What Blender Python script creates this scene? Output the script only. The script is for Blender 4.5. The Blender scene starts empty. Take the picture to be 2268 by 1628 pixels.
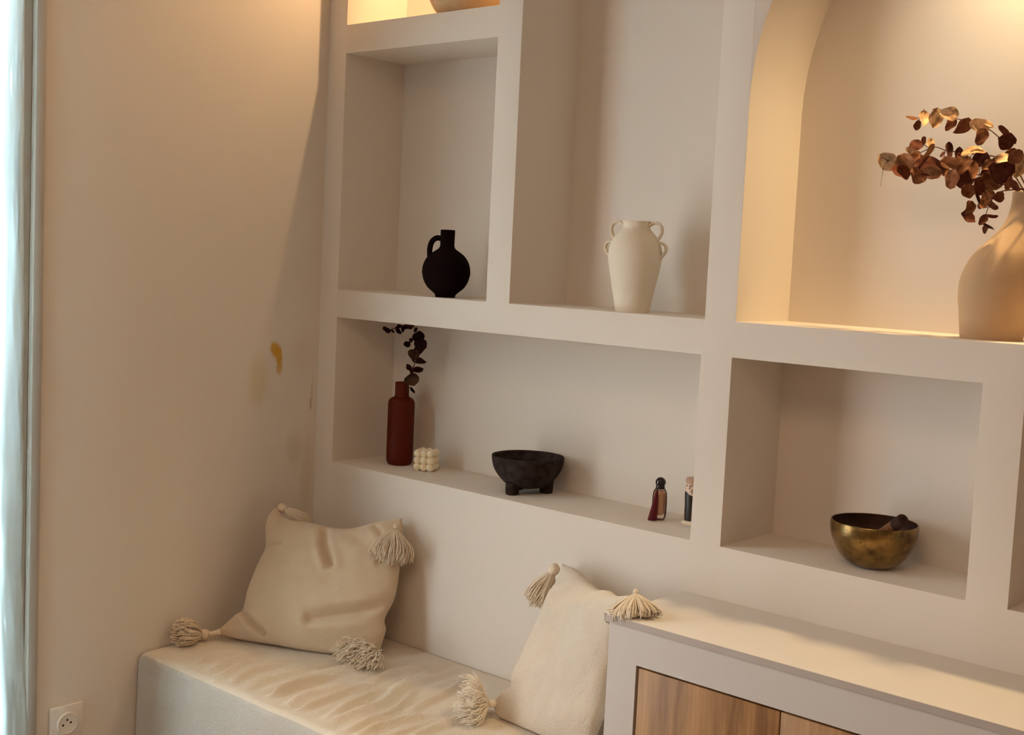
import bpy, bmesh, math, random
import numpy as np
from mathutils import Vector, Matrix, noise

random.seed(7)
PI = math.pi
scene = bpy.context.scene
COL = scene.collection

# ------------------------------------------------------------------ helpers
def lin(r, g, b):
    f = lambda c: (c/255/12.92) if c/255 <= .04045 else ((c/255+.055)/1.055)**2.4
    return (f(r), f(g), f(b), 1.0)

def tag(o, label=None, cat=None, group=None, kind=None):
    if label: o['label'] = label
    if cat: o['category'] = cat
    if group: o['group'] = group
    if kind: o['kind'] = kind
    return o

def thing(name, label, cat, loc=(0, 0, 0), rotz=0, group=None):
    o = bpy.data.objects.new(name, None)
    o.empty_display_size = .05
    COL.objects.link(o)
    o.location = loc
    o.rotation_euler = (0, 0, rotz)
    return tag(o, label, cat, group)

def obj(name, bm, mat, parent=None, smooth=True, angle=None):
    me = bpy.data.meshes.new(name)
    bmesh.ops.recalc_face_normals(bm, faces=bm.faces[:])
    bm.to_mesh(me); bm.free()
    for p in me.polygons: p.use_smooth = smooth
    if smooth and angle is not None:
        me.set_sharp_from_angle(angle=math.radians(angle))
    me.materials.append(mat)
    o = bpy.data.objects.new(name, me)
    COL.objects.link(o)
    if parent is not None: o.parent = parent
    return o

def world_child(o, parent):
    """keep world-space mesh when the parent sits at a location"""
    o.parent = parent
    o.matrix_parent_inverse = Matrix.Translation(parent.location).inverted()
    return o

def add_box(bm, x0, x1, y0, y1, z0, z1, bevel=0, seg=2):
    r = bmesh.ops.create_cube(bm, size=1)
    vs = r['verts']
    for v in vs:
        v.co = Vector((x0+(v.co.x+.5)*(x1-x0), y0+(v.co.y+.5)*(y1-y0), z0+(v.co.z+.5)*(z1-z0)))
    if bevel:
        es = list({e for v in vs for e in v.link_edges})
        bmesh.ops.bevel(bm, geom=es, offset=bevel, segments=seg, profile=.5, affect='EDGES')

def add_lathe(bm, prof, n=64, M=Matrix.Identity(4), cap_start=True, cap_end=True):
    rings = []
    for r, z in prof:
        if r < 1e-6:
            rings.append([bm.verts.new(M @ Vector((0, 0, z)))])
        else:
            rings.append([bm.verts.new(M @ Vector((r*math.cos(2*PI*k/n), r*math.sin(2*PI*k/n), z))) for k in range(n)])
    for a, b in zip(rings, rings[1:]):
        if len(a) == 1 and len(b) == 1: continue
        for k in range(n):
            k2 = (k+1) % n
            if len(a) == 1: bm.faces.new((a[0], b[k2], b[k]))
            elif len(b) == 1: bm.faces.new((a[k], a[k2], b[0]))
            else: bm.faces.new((a[k], a[k2], b[k2], b[k]))
    if cap_start and len(rings[0]) > 1: bm.faces.new(list(reversed(rings[0])))
    if cap_end and len(rings[-1]) > 1: bm.faces.new(rings[-1])

def smooth_path(pts, n):
    """Catmull-Rom resample"""
    P = [Vector(p) for p in pts]
    if len(P) == 2: return [P[0].lerp(P[1], i/(n-1)) for i in range(n)]
    P = [P[0]*2-P[1]] + P + [P[-1]*2-P[-2]]
    out = []
    m = len(P)-3
    for i in range(n):
        t = i/(n-1)*m
        k = min(int(t), m-1); t -= k
        a, b, c, d = P[k:k+4]
        out.append(.5*((2*b)+(c-a)*t+(2*a-5*b+4*c-d)*t*t+(3*b-a-3*c+d)*t**3))
    return out

def smooth_prof(pts, n):
    return [(max(p.x, 0), p.y) for p in smooth_path([(a, b, 0) for a, b in pts], n)]

def add_tube(bm, pts, r, n=8, flat=1.0, side=None, caps=True):
    """tube along pts, r a number or list; flat<1 squashes along `side` normal"""
    P = [Vector(p) for p in pts]
    rs = r if isinstance(r, (list, tuple)) else [r]*len(P)
    rings = []
    ref = Vector(side) if side is not None else None
    prev = None
    for i, p in enumerate(P):
        t = (P[min(i+1, len(P)-1)]-P[max(i-1, 0)]).normalized()
        if prev is None:
            a = ref if ref is not None else (Vector((0, 0, 1)) if abs(t.z) < .9 else Vector((1, 0, 0)))
        else:
            a = prev
        a = (a-t*a.dot(t)).normalized()
        prev = a
        b = t.cross(a)
        rings.append([bm.verts.new(p+a*rs[i]*math.cos(2*PI*k/n)+b*rs[i]*flat*math.sin(2*PI*k/n)) for k in range(n)])
    for A, B in zip(rings, rings[1:]):
        for k in range(n):
            bm.faces.new((A[k], A[(k+1) % n], B[(k+1) % n], B[k]))
    if caps:
        bm.faces.new(list(reversed(rings[0]))); bm.faces.new(rings[-1])

# ------------------------------------------------------------------ materials
def mat(name, color, rough=.6, spec=.5, metal=0, bump=None, var=None, sheen=0, trans=0, coat=0):
    """bump=(scale, strength, distance[, detail]); var=(scale, amount, dark colour)"""
    m = bpy.data.materials.new(name)
    m.use_nodes = True
    nt = m.node_tree
    b = nt.nodes['Principled BSDF']
    b.inputs['Base Color'].default_value = color
    b.inputs['Roughness'].default_value = rough
    b.inputs['Specular IOR Level'].default_value = spec
    b.inputs['Metallic'].default_value = metal
    b.inputs['Transmission Weight'].default_value = trans
    b.inputs['Coat Weight'].default_value = coat
    if sheen:
        b.inputs['Sheen Weight'].default_value = sheen
        b.inputs['Sheen Roughness'].default_value = .5
    tc = nt.nodes.new('ShaderNodeTexCoord')
    if var:
        n = nt.nodes.new('ShaderNodeTexNoise'); n.inputs['Scale'].default_value = var[0]; n.inputs['Detail'].default_value = 4
        nt.links.new(tc.outputs['Object'], n.inputs['Vector'])
        r = nt.nodes.new('ShaderNodeMapRange'); r.inputs[1].default_value = .35; r.inputs[2].default_value = .65
        r.inputs[3].default_value = 0; r.inputs[4].default_value = var[1]
        nt.links.new(n.outputs['Fac'], r.inputs[0])
        mx = nt.nodes.new('ShaderNodeMix'); mx.data_type = 'RGBA'
        mx.inputs['A'].default_value = color; mx.inputs['B'].default_value = var[2]
        nt.links.new(r.outputs[0], mx.inputs['Factor'])
        nt.links.new(mx.outputs['Result'], b.inputs['Base Color'])
    if bump:
        n = nt.nodes.new('ShaderNodeTexNoise'); n.inputs['Scale'].default_value = bump[0]
        n.inputs['Detail'].default_value = bump[3] if len(bump) > 3 else 3
        nt.links.new(tc.outputs['Object'], n.inputs['Vector'])
        bp = nt.nodes.new('ShaderNodeBump'); bp.inputs['Strength'].default_value = bump[1]; bp.inputs['Distance'].default_value = bump[2]
        nt.links.new(n.outputs['Fac'], bp.inputs['Height'])
        nt.links.new(bp.outputs['Normal'], b.inputs['Normal'])
    return m

PLASTER = (.73, .655, .575, 1)
M = {}
M['plaster'] = mat('painted_plaster', PLASTER, .75, .25, bump=(200, .05, .001))
M['ceiling'] = mat('ceiling_paint', (.62, .55, .47, 1), .8, .2, bump=(200, .1, .001))
M['far_wall'] = mat('far_wall_paint', (.42, .32, .235, 1), .8, .2, bump=(200, .1, .001))
M['white_lacquer'] = mat('cabinet_lacquer', (.62, .565, .52, 1), .5, .3, bump=(400, .04, .0006))
M['counter'] = mat('counter_board', (.76, .705, .64, 1), .5, .35, bump=(350, .05, .0006))
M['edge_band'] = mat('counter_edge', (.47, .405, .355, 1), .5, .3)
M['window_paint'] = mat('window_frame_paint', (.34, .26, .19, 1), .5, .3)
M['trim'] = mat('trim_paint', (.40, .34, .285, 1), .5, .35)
M['plastic'] = mat('white_plastic', (.74, .67, .60, 1), .35, .5)
M['hole'] = mat('dark_hole', (.01, .006, .005, 1), .9, .1)
M['black_ceramic'] = mat('matte_black_ceramic', (.005, .0012, .0012, 1), .9, .06, bump=(180, .25, .001))
M['charcoal'] = mat('charcoal_stone', (.018, .010, .009, 1), .85, .07, bump=(140, .5, .0012), var=(60, .7, (.045, .03, .026, 1)))
M['white_ceramic'] = mat('rough_white_ceramic', (.80, .71, .57, 1), .85, .2, bump=(300, .55, .0022, 5))
M['beige_ceramic'] = mat('beige_stoneware', (.55, .36, .205, 1), .75, .2, bump=(420, .3, .0008, 4), var=(8, .35, (.47, .30, .17, 1)))
M['tan_ceramic'] = mat('tan_stoneware', (.55, .38, .22, 1), .75, .2, bump=(300, .4, .001), var=(25, .3, (.42, .27, .14, 1)))
M['cream_clay'] = mat('cream_clay', (.85, .75, .58, 1), .7, .2)
M['wax'] = mat('cream_wax', (.86, .75, .55, 1), .5, .35)
M['wax'].node_tree.nodes['Principled BSDF'].inputs['Subsurface Weight'].default_value = .25
M['wax'].node_tree.nodes['Principled BSDF'].inputs['Subsurface Radius'].default_value = (.01, .006, .003)
M['wick'] = mat('wick_cotton', (.55, .34, .22, 1), .9, .1)
M['stem'] = mat('dry_stem', (.085, .035, .018, 1), .8, .2)
M['yarn'] = mat('cotton_yarn', (.80, .68, .53, 1), .95, .1, bump=(420, .7, .0012), sheen=.2, var=(90, .5, (.68, .55, .41, 1)))
M['yarn_light'] = mat('cotton_yarn_light', (.86, .77, .64, 1), .95, .1, bump=(420, .7, .0012), sheen=.2, var=(90, .4, (.76, .65, .51, 1)))
M['black_gloss'] = mat('glossy_black_cap', (.012, .004, .004, 1), .15, .5)
M['dark_red_tassel'] = mat('dark_red_thread', (.13, .004, .006, 1), .65, .3, var=(300, .6, (.06, .002, .004, 1)))
M['clay_tan'] = mat('ornament_tan', (.42, .25, .16, 1), .45, .5)
M['ornament_black'] = mat('ornament_black', (.018, .012, .008, 1), .4, .5)
M['striker_leather'] = mat('striker_end_leather', (.035, .012, .009, 1), .7, .2)

def wood(name, base, dark, axis_scale, rough=.45):
    m = bpy.data.materials.new(name); m.use_nodes = True
    nt = m.node_tree; b = nt.nodes['Principled BSDF']
    tc = nt.nodes.new('ShaderNodeTexCoord'); mp = nt.nodes.new('ShaderNodeMapping')
    mp.inputs['Scale'].default_value = axis_scale
    nt.links.new(tc.outputs['Object'], mp.inputs['Vector'])
    n = nt.nodes.new('ShaderNodeTexNoise'); n.inputs['Scale'].default_value = 1; n.inputs['Detail'].default_value = 7; n.inputs['Roughness'].default_value = .62
    n.inputs['Distortion'].default_value = .6
    nt.links.new(mp.outputs[0], n.inputs['Vector'])
    n2 = nt.nodes.new('ShaderNodeTexNoise'); n2.inputs['Scale'].default_value = 5; n2.inputs['Detail'].default_value = 3
    nt.links.new(mp.outputs[0], n2.inputs['Vector'])
    cr = nt.nodes.new('ShaderNodeValToRGB')
    cr.color_ramp.elements[0].position = .38; cr.color_ramp.elements[0].color = dark
    cr.color_ramp.elements[1].position = .60; cr.color_ramp.elements[1].color = base
    nt.links.new(n.outputs['Fac'], cr.inputs['Fac'])
    mx = nt.nodes.new('ShaderNodeMix'); mx.data_type = 'RGBA'; mx.blend_type = 'MULTIPLY'
    mx.inputs['Factor'].default_value = .55
    nt.links.new(cr.outputs['Color'], mx.inputs['A']); 
    cr2 = nt.nodes.new('ShaderNodeValToRGB'); cr2.color_ramp.elements[0].position = .3; cr2.color_ramp.elements[0].color = (.55, .5, .45, 1); cr2.color_ramp.elements[1].position = .6
    nt.links.new(n2.outputs['Fac'], cr2.inputs['Fac']); nt.links.new(cr2.outputs['Color'], mx.inputs['B'])
    nt.links.new(mx.outputs['Result'], b.inputs['Base Color'])
    b.inputs['Roughness'].default_value = rough; b.inputs['Specular IOR Level'].default_value = .3
    bp = nt.nodes.new('ShaderNodeBump'); bp.inputs['Strength'].default_value = .15; bp.inputs['Distance'].default_value = .001
    nt.links.new(n.outputs['Fac'], bp.inputs['Height']); nt.links.new(bp.outputs['Normal'], b.inputs['Normal'])
    return m
M['oak'] = wood('oak_veneer', (.44, .23, .088, 1), (.24, .115, .042, 1), (26, 26, 1.6))
M['striker_wood'] = wood('striker_wood', (.30, .12, .05, 1), (.15, .055, .024, 1), (60, 60, 9), .5)
M['floor'] = wood('floor_boards', (.30, .20, .12, 1), (.2, .12, .07, 1), (3, 30, 30), .4)

def fleece(name, color, dark, scale=420, dist=.004):
    m = mat(name, color, .95, .05, sheen=.35, var=(14, .35, dark))
    nt = m.node_tree; b = nt.nodes['Principled BSDF']
    tc = next(n for n in nt.nodes if n.type == 'TEX_COORD')
    n = nt.nodes.new('ShaderNodeTexNoise'); n.inputs['Scale'].default_value = scale; n.inputs['Detail'].default_value = 2; n.inputs['Distortion'].default_value = .4
    n2 = nt.nodes.new('ShaderNodeTexNoise'); n2.inputs['Scale'].default_value = scale*.28; n2.inputs['Detail'].default_value = 3; n2.inputs['Distortion'].default_value = 1.0
    ad = nt.nodes.new('ShaderNodeMath'); ad.operation = 'ADD'
    nt.links.new(tc.outputs['Object'], n.inputs['Vector']); nt.links.new(tc.outputs['Object'], n2.inputs['Vector'])
    nt.links.new(n.outputs['Fac'], ad.inputs[0]); nt.links.new(n2.outputs['Fac'], ad.inputs[1])
    bp = nt.nodes.new('ShaderNodeBump'); bp.inputs['Strength'].default_value = .8; bp.inputs['Distance'].default_value = dist
    nt.links.new(ad.outputs[0], bp.inputs['Height']); nt.links.new(bp.outputs['Normal'], b.inputs['Normal'])
    return m
M['throw'] = fleece('beige_fleece', (.76, .66, .53, 1), (.69, .585, .455, 1), 430, .0038)
M['throw_cool_lit'] = fleece('beige_fleece_cool_lit', (.575, .515, .445, 1), (.515, .455, .39, 1), 430, .0038)  # same fleece, greyed and darkened: cool window light painted into the front drape
M['cushion_tan'] = fleece('tan_cushion_cloth', (.66, .505, .35, 1), (.59, .44, .295, 1), 950, .0009)
M['cushion_cream'] = fleece('cream_cushion_cloth', (.78, .68, .55, 1), (.71, .605, .48, 1), 420, .0032)

# left wall: plaster with a yellow smear and small brown marks
def wall_left_material():
    m = mat('left_wall_plaster', PLASTER, .75, .25, bump=(200, .05, .001))
    nt = m.node_tree; b = nt.nodes['Principled BSDF']
    tc = next(n for n in nt.nodes if n.type == 'TEX_COORD')
    nz = nt.nodes.new('ShaderNodeTexNoise'); nz.inputs['Scale'].default_value = 55; nz.inputs['Detail'].default_value = 3
    nt.links.new(tc.outputs['Object'], nz.inputs['Vector'])
    sb = nt.nodes.new('ShaderNodeVectorMath'); sb.operation = 'SUBTRACT'; sb.inputs[1].default_value = (.5, .5, .5)
    nt.links.new(nz.outputs['Color'], sb.inputs[0])
    sc = nt.nodes.new('ShaderNodeVectorMath'); sc.operation = 'SCALE'; sc.inputs['Scale'].default_value = .014
    nt.links.new(sb.outputs[0], sc.inputs[0])
    av = nt.nodes.new('ShaderNodeVectorMath'); av.operation = 'ADD'
    nt.links.new(tc.outputs['Object'], av.inputs[0]); nt.links.new(sc.outputs[0], av.inputs[1])
    cur = None
    prev = PLASTER
    # (y, z, ry, rz, colour, strength, softness)
    for (y, z, ry, rz, c, a, s) in [
        (-.1445, 1.166, .0165, .020, (.56, .30, .022, 1), .92, .6), (-.131, 1.150, .011, .026, (.56, .30, .022, 1), .92, .6),
        (-.129, 1.122, .0085, .024, (.56, .32, .04, 1), .8, .7), (-.1945, 1.085, .03, .07, (.62, .49, .27, 1), .45, 1.0),
        (-.0215, 1.018, .0042, .016, (.40, .25, .13, 1), .6, .8), (-.0185, 1.05, .0022, .05, (.42, .29, .19, 1), .45, .9),
        (-.072, .90, .028, .05, (.55, .43, .29, 1), .4, 1.0), (-.06, 1.15, .04, .05, (.6, .48, .35, 1), .25, 1.0),
        (-.028, .83, .02, .12, (.6, .46, .27, 1), .35, 1.0)]:
        s1 = nt.nodes.new('ShaderNodeVectorMath'); s1.operation = 'SUBTRACT'; s1.inputs[1].default_value = (0, y, z)
        nt.links.new(av.outputs[0], s1.inputs[0])
        s2 = nt.nodes.new('ShaderNodeVectorMath'); s2.operation = 'MULTIPLY'; s2.inputs[1].default_value = (0, 1/ry, 1/rz)
        nt.links.new(s1.outputs[0], s2.inputs[0])
        ln = nt.nodes.new('ShaderNodeVectorMath'); ln.operation = 'LENGTH'
        nt.links.new(s2.outputs[0], ln.inputs[0])
        mr = nt.nodes.new('ShaderNodeMapRange'); mr.interpolation_type = 'SMOOTHSTEP'
        mr.inputs[1].default_value = 1-s*.6; mr.inputs[2].default_value = 1+s*.4; mr.inputs[3].default_value = a; mr.inputs[4].default_value = 0
        nt.links.new(ln.outputs['Value'], mr.inputs[0])
        mx = nt.nodes.new('ShaderNodeMix'); mx.data_type = 'RGBA'
        if cur is None: mx.inputs['A'].default_value = prev
        else: nt.links.new(cur, mx.inputs['A'])
        mx.inputs['B'].default_value = c
        nt.links.new(mr.outputs[0], mx.inputs['Factor'])
        cur = mx.outputs['Result']
    nt.links.new(cur, b.inputs['Base Color'])
    return m
M['wall_left'] = wall_left_material()

def leaf_material(name, gloss=.5):
    m = bpy.data.materials.new(name); m.use_nodes = True
    nt = m.node_tree; b = nt.nodes['Principled BSDF']
    at = nt.nodes.new('ShaderNodeAttribute'); at.attribute_name = 'leaf_tone'
    tc = nt.nodes.new('ShaderNodeTexCoord')
    n = nt.nodes.new('ShaderNodeTexNoise'); n.inputs['Scale'].default_value = 110; n.inputs['Detail'].default_value = 4
    nt.links.new(tc.outputs['Object'], n.inputs['Vector'])
    mx = nt.nodes.new('ShaderNodeMix'); mx.data_type = 'RGBA'; mx.blend_type = 'MULTIPLY'; mx.inputs['Factor'].default_value = .8
    cr = nt.nodes.new('ShaderNodeValToRGB'); cr.color_ramp.elements[0].position = .3; cr.color_ramp.elements[0].color = (.45, .38, .33, 1); cr.color_ramp.elements[1].position = .65
    nt.links.new(n.outputs['Fac'], cr.inputs['Fac'])
    nt.links.new(at.outputs['Color'], mx.inputs['A']); nt.links.new(cr.outputs['Color'], mx.inputs['B'])
    nt.links.new(mx.outputs['Result'], b.inputs['Base Color'])
    b.inputs['Roughness'].default_value = .7; b.inputs['Specular IOR Level'].default_value = gloss*.16
    return m
M['leaf'] = leaf_material('dried_leaf')

def amber_material():
    m = bpy.data.materials.new('frosted_amber_glass'); m.use_nodes = True
    nt = m.node_tree; b = nt.nodes['Principled BSDF']
    b.inputs['Base Color'].default_value = (.125, .014, .004, 1); b.inputs['Roughness'].default_value = .45
    b.inputs['Specular IOR Level'].default_value = .25
    tr = nt.nodes.new('ShaderNodeBsdfTranslucent'); tr.inputs['Color'].default_value = (.50, .075, .012, 1)
    mx = nt.nodes.new('ShaderNodeMixShader'); mx.inputs[0].default_value = .5
    nt.links.new(b.outputs[0], mx.inputs[1]); nt.links.new(tr.outputs[0], mx.inputs[2])
    nt.links.new(mx.outputs[0], nt.nodes['Material Output'].inputs['Surface'])
    return m
M['amber'] = amber_material()

def glass_material(name, color, rough=.02, mixw=.75):
    m = bpy.data.materials.new(name); m.use_nodes = True
    nt = m.node_tree
    for n in list(nt.nodes):
        if n.type == 'BSDF_PRINCIPLED': nt.nodes.remove(n)
    t = nt.nodes.new('ShaderNodeBsdfTransparent'); t.inputs['Color'].default_value = color
    g = nt.nodes.new('ShaderNodeBsdfGlossy'); g.inputs['Roughness'].default_value = rough; g.inputs['Color'].default_value = (.9, .9, .9, 1)
    lw = nt.nodes.new('ShaderNodeLayerWeight'); lw.inputs['Blend'].default_value = .25
    ml = nt.nodes.new('ShaderNodeMath'); ml.operation = 'MULTIPLY'; ml.inputs[1].default_value = mixw
    nt.links.new(lw.outputs['Fresnel'], ml.inputs[0])
    mx = nt.nodes.new('ShaderNodeMixShader')
    nt.links.new(ml.outputs[0], mx.inputs[0]); nt.links.new(t.outputs[0], mx.inputs[1]); nt.links.new(g.outputs[0], mx.inputs[2])
    nt.links.new(mx.outputs[0], nt.nodes['Material Output'].inputs['Surface'])
    return m
M['window_glass'] = glass_material('window_glass', (.96, .98, .98, 1))
M['perfume_glass'] = glass_material('tinted_bottle_glass', (.93, .84, .78, 1), .04, 1.0)
M['perfume_liquid'] = mat('amber_perfume', (.58, .38, .25, 1), .2, .5)

def curtain_material():
    m = bpy.data.materials.new('linen_curtain'); m.use_nodes = True
    nt = m.node_tree; b = nt.nodes['Principled BSDF']
    b.inputs['Base Color'].default_value = (.78, .78, .76, 1); b.inputs['Roughness'].default_value = .9
    tr = nt.nodes.new('ShaderNodeBsdfTranslucent'); tr.inputs['Color'].default_value = (.80, .85, .86, 1)
    mx = nt.nodes.new('ShaderNodeMixShader'); mx.inputs[0].default_value = .85
    nt.links.new(b.outputs[0], mx.inputs[1]); nt.links.new(tr.outputs[0], mx.inputs[2])
    nt.links.new(mx.outputs[0], nt.nodes['Material Output'].inputs['Surface'])
    tc = nt.nodes.new('ShaderNodeTexCoord')
    w1 = nt.nodes.new('ShaderNodeTexWave'); w1.bands_direction = 'Z'; w1.inputs['Scale'].default_value = 260; w1.inputs['Distortion'].default_value = 2.5; w1.inputs['Detail Scale'].default_value = 1.5
    w2 = nt.nodes.new('ShaderNodeTexWave'); w2.bands_direction = 'Y'; w2.inputs['Scale'].default_value = 260; w2.inputs['Distortion'].default_value = 2.5; w2.inputs['Detail Scale'].default_value = 1.5
    nt.links.new(tc.outputs['Object'], w1.inputs['Vector']); nt.links.new(tc.outputs['Object'], w2.inputs['Vector'])
    ad = nt.nodes.new('ShaderNodeMath'); ad.operation = 'ADD'
    nt.links.new(w1.outputs['Fac'], ad.inputs[0]); nt.links.new(w2.outputs['Fac'], ad.inputs[1])
    mr = nt.nodes.new('ShaderNodeMapRange'); mr.inputs[2].default_value = 2; mr.inputs[3].default_value = .8; mr.inputs[4].default_value = 1
    nt.links.new(ad.outputs[0], mr.inputs[0])
    mc = nt.nodes.new('ShaderNodeMix'); mc.data_type = 'RGBA'; mc.blend_type = 'MULTIPLY'; mc.inputs['Factor'].default_value = 1
    mc.inputs['A'].default_value = (.90, .95, .96, 1)
    nt.links.new(mr.outputs[0], mc.inputs['B']); nt.links.new(mc.outputs['Result'], tr.inputs['Color'])
    bp = nt.nodes.new('ShaderNodeBump'); bp.inputs['Strength'].default_value = .25; bp.inputs['Distance'].default_value = .001
    nt.links.new(ad.outputs[0], bp.inputs['Height']); nt.links.new(bp.outputs['Normal'], b.inputs['Normal'])
    return m
M['curtain'] = curtain_material()

def brass_material():
    m = bpy.data.materials.new('aged_brass'); m.use_nodes = True
    nt = m.node_tree; b = nt.nodes['Principled BSDF']
    tc = nt.nodes.new('ShaderNodeTexCoord')
    n = nt.nodes.new('ShaderNodeTexNoise'); n.inputs['Scale'].default_value = 32; n.inputs['Detail'].default_value = 7; n.inputs['Roughness'].default_value = .65
    nt.links.new(tc.outputs['Object'], n.inputs['Vector'])
    cr = nt.nodes.new('ShaderNodeValToRGB')
    e = cr.color_ramp.elements
    e[0].position = .3; e[0].color = (.075, .04, .013, 1)
    e[1].position = .68; e[1].color = (.36, .21, .065, 1)
    x = cr.color_ramp.elements.new(.48); x.color = (.20, .12, .038, 1)
    nt.links.new(n.outputs['Fac'], cr.inputs['Fac'])
    n2 = nt.nodes.new('ShaderNodeTexVoronoi'); n2.inputs['Scale'].default_value = 48; n2.inputs['Randomness'].default_value = 1
    nt.links.new(tc.outputs['Object'], n2.inputs['Vector'])
    mr = nt.nodes.new('ShaderNodeMapRange'); mr.inputs[1].default_value = .08; mr.inputs[2].default_value = .16; mr.inputs[3].default_value = .3; mr.inputs[4].default_value = 1
    nt.links.new(n2.outputs['Distance'], mr.inputs[0])
    mx = nt.nodes.new('ShaderNodeMix'); mx.data_type = 'RGBA'; mx.blend_type = 'MULTIPLY'; mx.inputs['Factor'].default_value = .6
    nt.links.new(cr.outputs['Color'], mx.inputs['A']); nt.links.new(mr.outputs[0], mx.inputs['B'])
    nt.links.new(mx.outputs['Result'], b.inputs['Base Color'])
    b.inputs['Metallic'].default_value = .85
    rr = nt.nodes.new('ShaderNodeMapRange'); rr.inputs[3].default_value = .34; rr.inputs[4].default_value = .17
    nt.links.new(n.outputs['Fac'], rr.inputs[0]); nt.links.new(rr.outputs[0], b.inputs['Roughness'])
    bp = nt.nodes.new('ShaderNodeBump'); bp.inputs['Strength'].default_value = .12; bp.inputs['Distance'].default_value = .002
    nt.links.new(n.outputs['Fac'], bp.inputs['Height']); nt.links.new(bp.outputs['Normal'], b.inputs['Normal'])
    return m
M['brass'] = brass_material()
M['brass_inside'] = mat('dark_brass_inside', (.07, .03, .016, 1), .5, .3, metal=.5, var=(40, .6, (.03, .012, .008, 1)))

def ornament_material():
    m = mat('ornament_cream_pattern', (.72, .55, .42, 1), .45, .5)
    nt = m.node_tree; b = nt.nodes['Principled BSDF']
    tc = next(n for n in nt.nodes if n.type == 'TEX_COORD')
    w = nt.nodes.new('ShaderNodeTexNoise'); w.inputs['Scale'].default_value = 120; w.inputs['Detail'].default_value = 3; w.inputs['Distortion'].default_value = 2
    nt.links.new(tc.outputs['Object'], w.inputs['Vector'])
    cr = nt.nodes.new('ShaderNodeValToRGB'); cr.color_ramp.interpolation = 'CONSTANT'
    cr.color_ramp.elements[0].color = (.17, .06, .045, 1); cr.color_ramp.elements[1].position = .46; cr.color_ramp.elements[1].color = (.72, .55, .42, 1)
    nt.links.new(w.outputs['Fac'], cr.inputs['Fac']); nt.links.new(cr.outputs['Color'], b.inputs['Base Color'])
    return m
M['ornament_cream'] = ornament_material()

# ------------------------------------------------------------------ measured data (metres, room coordinates)
UPPER_LEAVES=[((1.5737,0.0899,1.7231),(0.749,0.65,-0.126),0.021,0.0074,0),((1.5821,0.0947,1.7102),(0.103,0.205,0.973),0.0173,0.0119,0),((1.5931,0.0968,1.7215),(0.038,0.149,0.988),0.0271,0.0167,2),((1.5902,0.1027,1.7356),(-0.093,0.033,0.995),0.0111,0.0039,0),((1.6164,0.0946,1.7228),(0.038,0.149,0.988),0.033,0.0225,2),((1.6169,0.1019,1.734),(0.691,0.56,-0.457),0.0184,0.0103,0),((1.6544,0.0662,1.7252),(0.75,0.661,-0.04),0.0299,0.0211,2),((1.6502,0.0836,1.7083),(0.407,0.454,0.793),0.0253,0.014,0),((1.6655,0.1027,1.7063),(0.556,0.565,0.61),0.0363,0.0193,0),((1.7007,0.091,1.7051),(0.731,0.615,-0.296),0.0334,0.0234,2),((1.7134,0.101,1.7081),(0.63,0.489,-0.603),0.0179,0.01,2),((1.7146,0.0695,1.6825),(0.23,0.312,0.922),0.0283,0.0184,0),((1.7484,0.0838,1.6934),(0.63,0.489,-0.603),0.0246,0.0113,0),((1.7591,0.0749,1.6737),(0.731,0.615,-0.296),0.0303,0.0233,0),((1.7632,0.0868,1.6551),(0.598,0.594,0.539),0.0211,0.0117,0)]
UPPER_STEM=[(1.5648,0.112,1.7254),(1.5906,0.112,1.7269),(1.6215,0.112,1.7245),(1.6493,0.112,1.7218),(1.6771,0.112,1.7141),(1.7072,0.112,1.7024),(1.7289,0.112,1.6864),(1.7484,0.112,1.6648),(1.7707,0.112,1.6223),(1.791,0.108,1.5892),(1.8007,0.105,1.5681)]
MIDDLE_LEAVES=[((1.5394,0.0758,1.6424),(0.663,0.527,-0.532),0.0361,0.0244,2),((1.5764,0.0506,1.6202),(0.749,0.65,-0.126),0.0355,0.0225,0),((1.5802,0.0598,1.6391),(0.63,0.489,-0.603),0.0331,0.0274,1),((1.5977,0.0626,1.6705),(0.668,0.637,0.385),0.0244,0.0175,0),((1.5988,0.0912,1.6806),(0.038,0.149,0.988),0.0152,0.0074,0),((1.6145,0.0845,1.6735),(0.038,0.149,0.988),0.022,0.0151,2),((1.6227,0.0572,1.6575),(0.407,0.454,0.793),0.0326,0.0106,1),((1.5789,0.0859,1.6622),(0.691,0.56,-0.457),0.021,0.0104,2),((1.6087,0.0562,1.6156),(0.55,0.403,-0.732),0.0304,0.0262,1),((1.5889,0.0778,1.6479),(0.668,0.637,0.385),0.0307,0.0206,1),((1.6279,0.0557,1.6309),(0.731,0.615,-0.296),0.0446,0.0326,0),((1.6386,0.0501,1.6208),(0.749,0.65,-0.126),0.03,0.0202,1),((1.6486,0.0892,1.6623),(0.038,0.149,0.988),0.0279,0.0131,0),((1.6508,0.0594,1.6524),(0.292,0.362,0.885),0.0132,0.0041,0),((1.6654,0.0597,1.6367),(0.749,0.65,-0.126),0.0323,0.0201,1),((1.6289,0.0942,1.6305),(0.695,0.652,0.303),0.0156,0.0054,2),((1.6441,0.0893,1.6239),(0.691,0.56,-0.457),0.0231,0.0151,1),((1.67,0.063,1.6085),(0.038,0.149,0.988),0.0323,0.0187,1),((1.6671,0.0933,1.6576),(0.038,0.149,0.988),0.0205,0.0089,0),((1.6853,0.0743,1.6342),(0.351,0.409,0.842),0.0322,0.0196,1),((1.6779,0.0805,1.649),(0.731,0.615,-0.296),0.0201,0.0125,0),((1.7066,0.0592,1.6548),(0.75,0.661,-0.04),0.0366,0.0146,2)]
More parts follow.
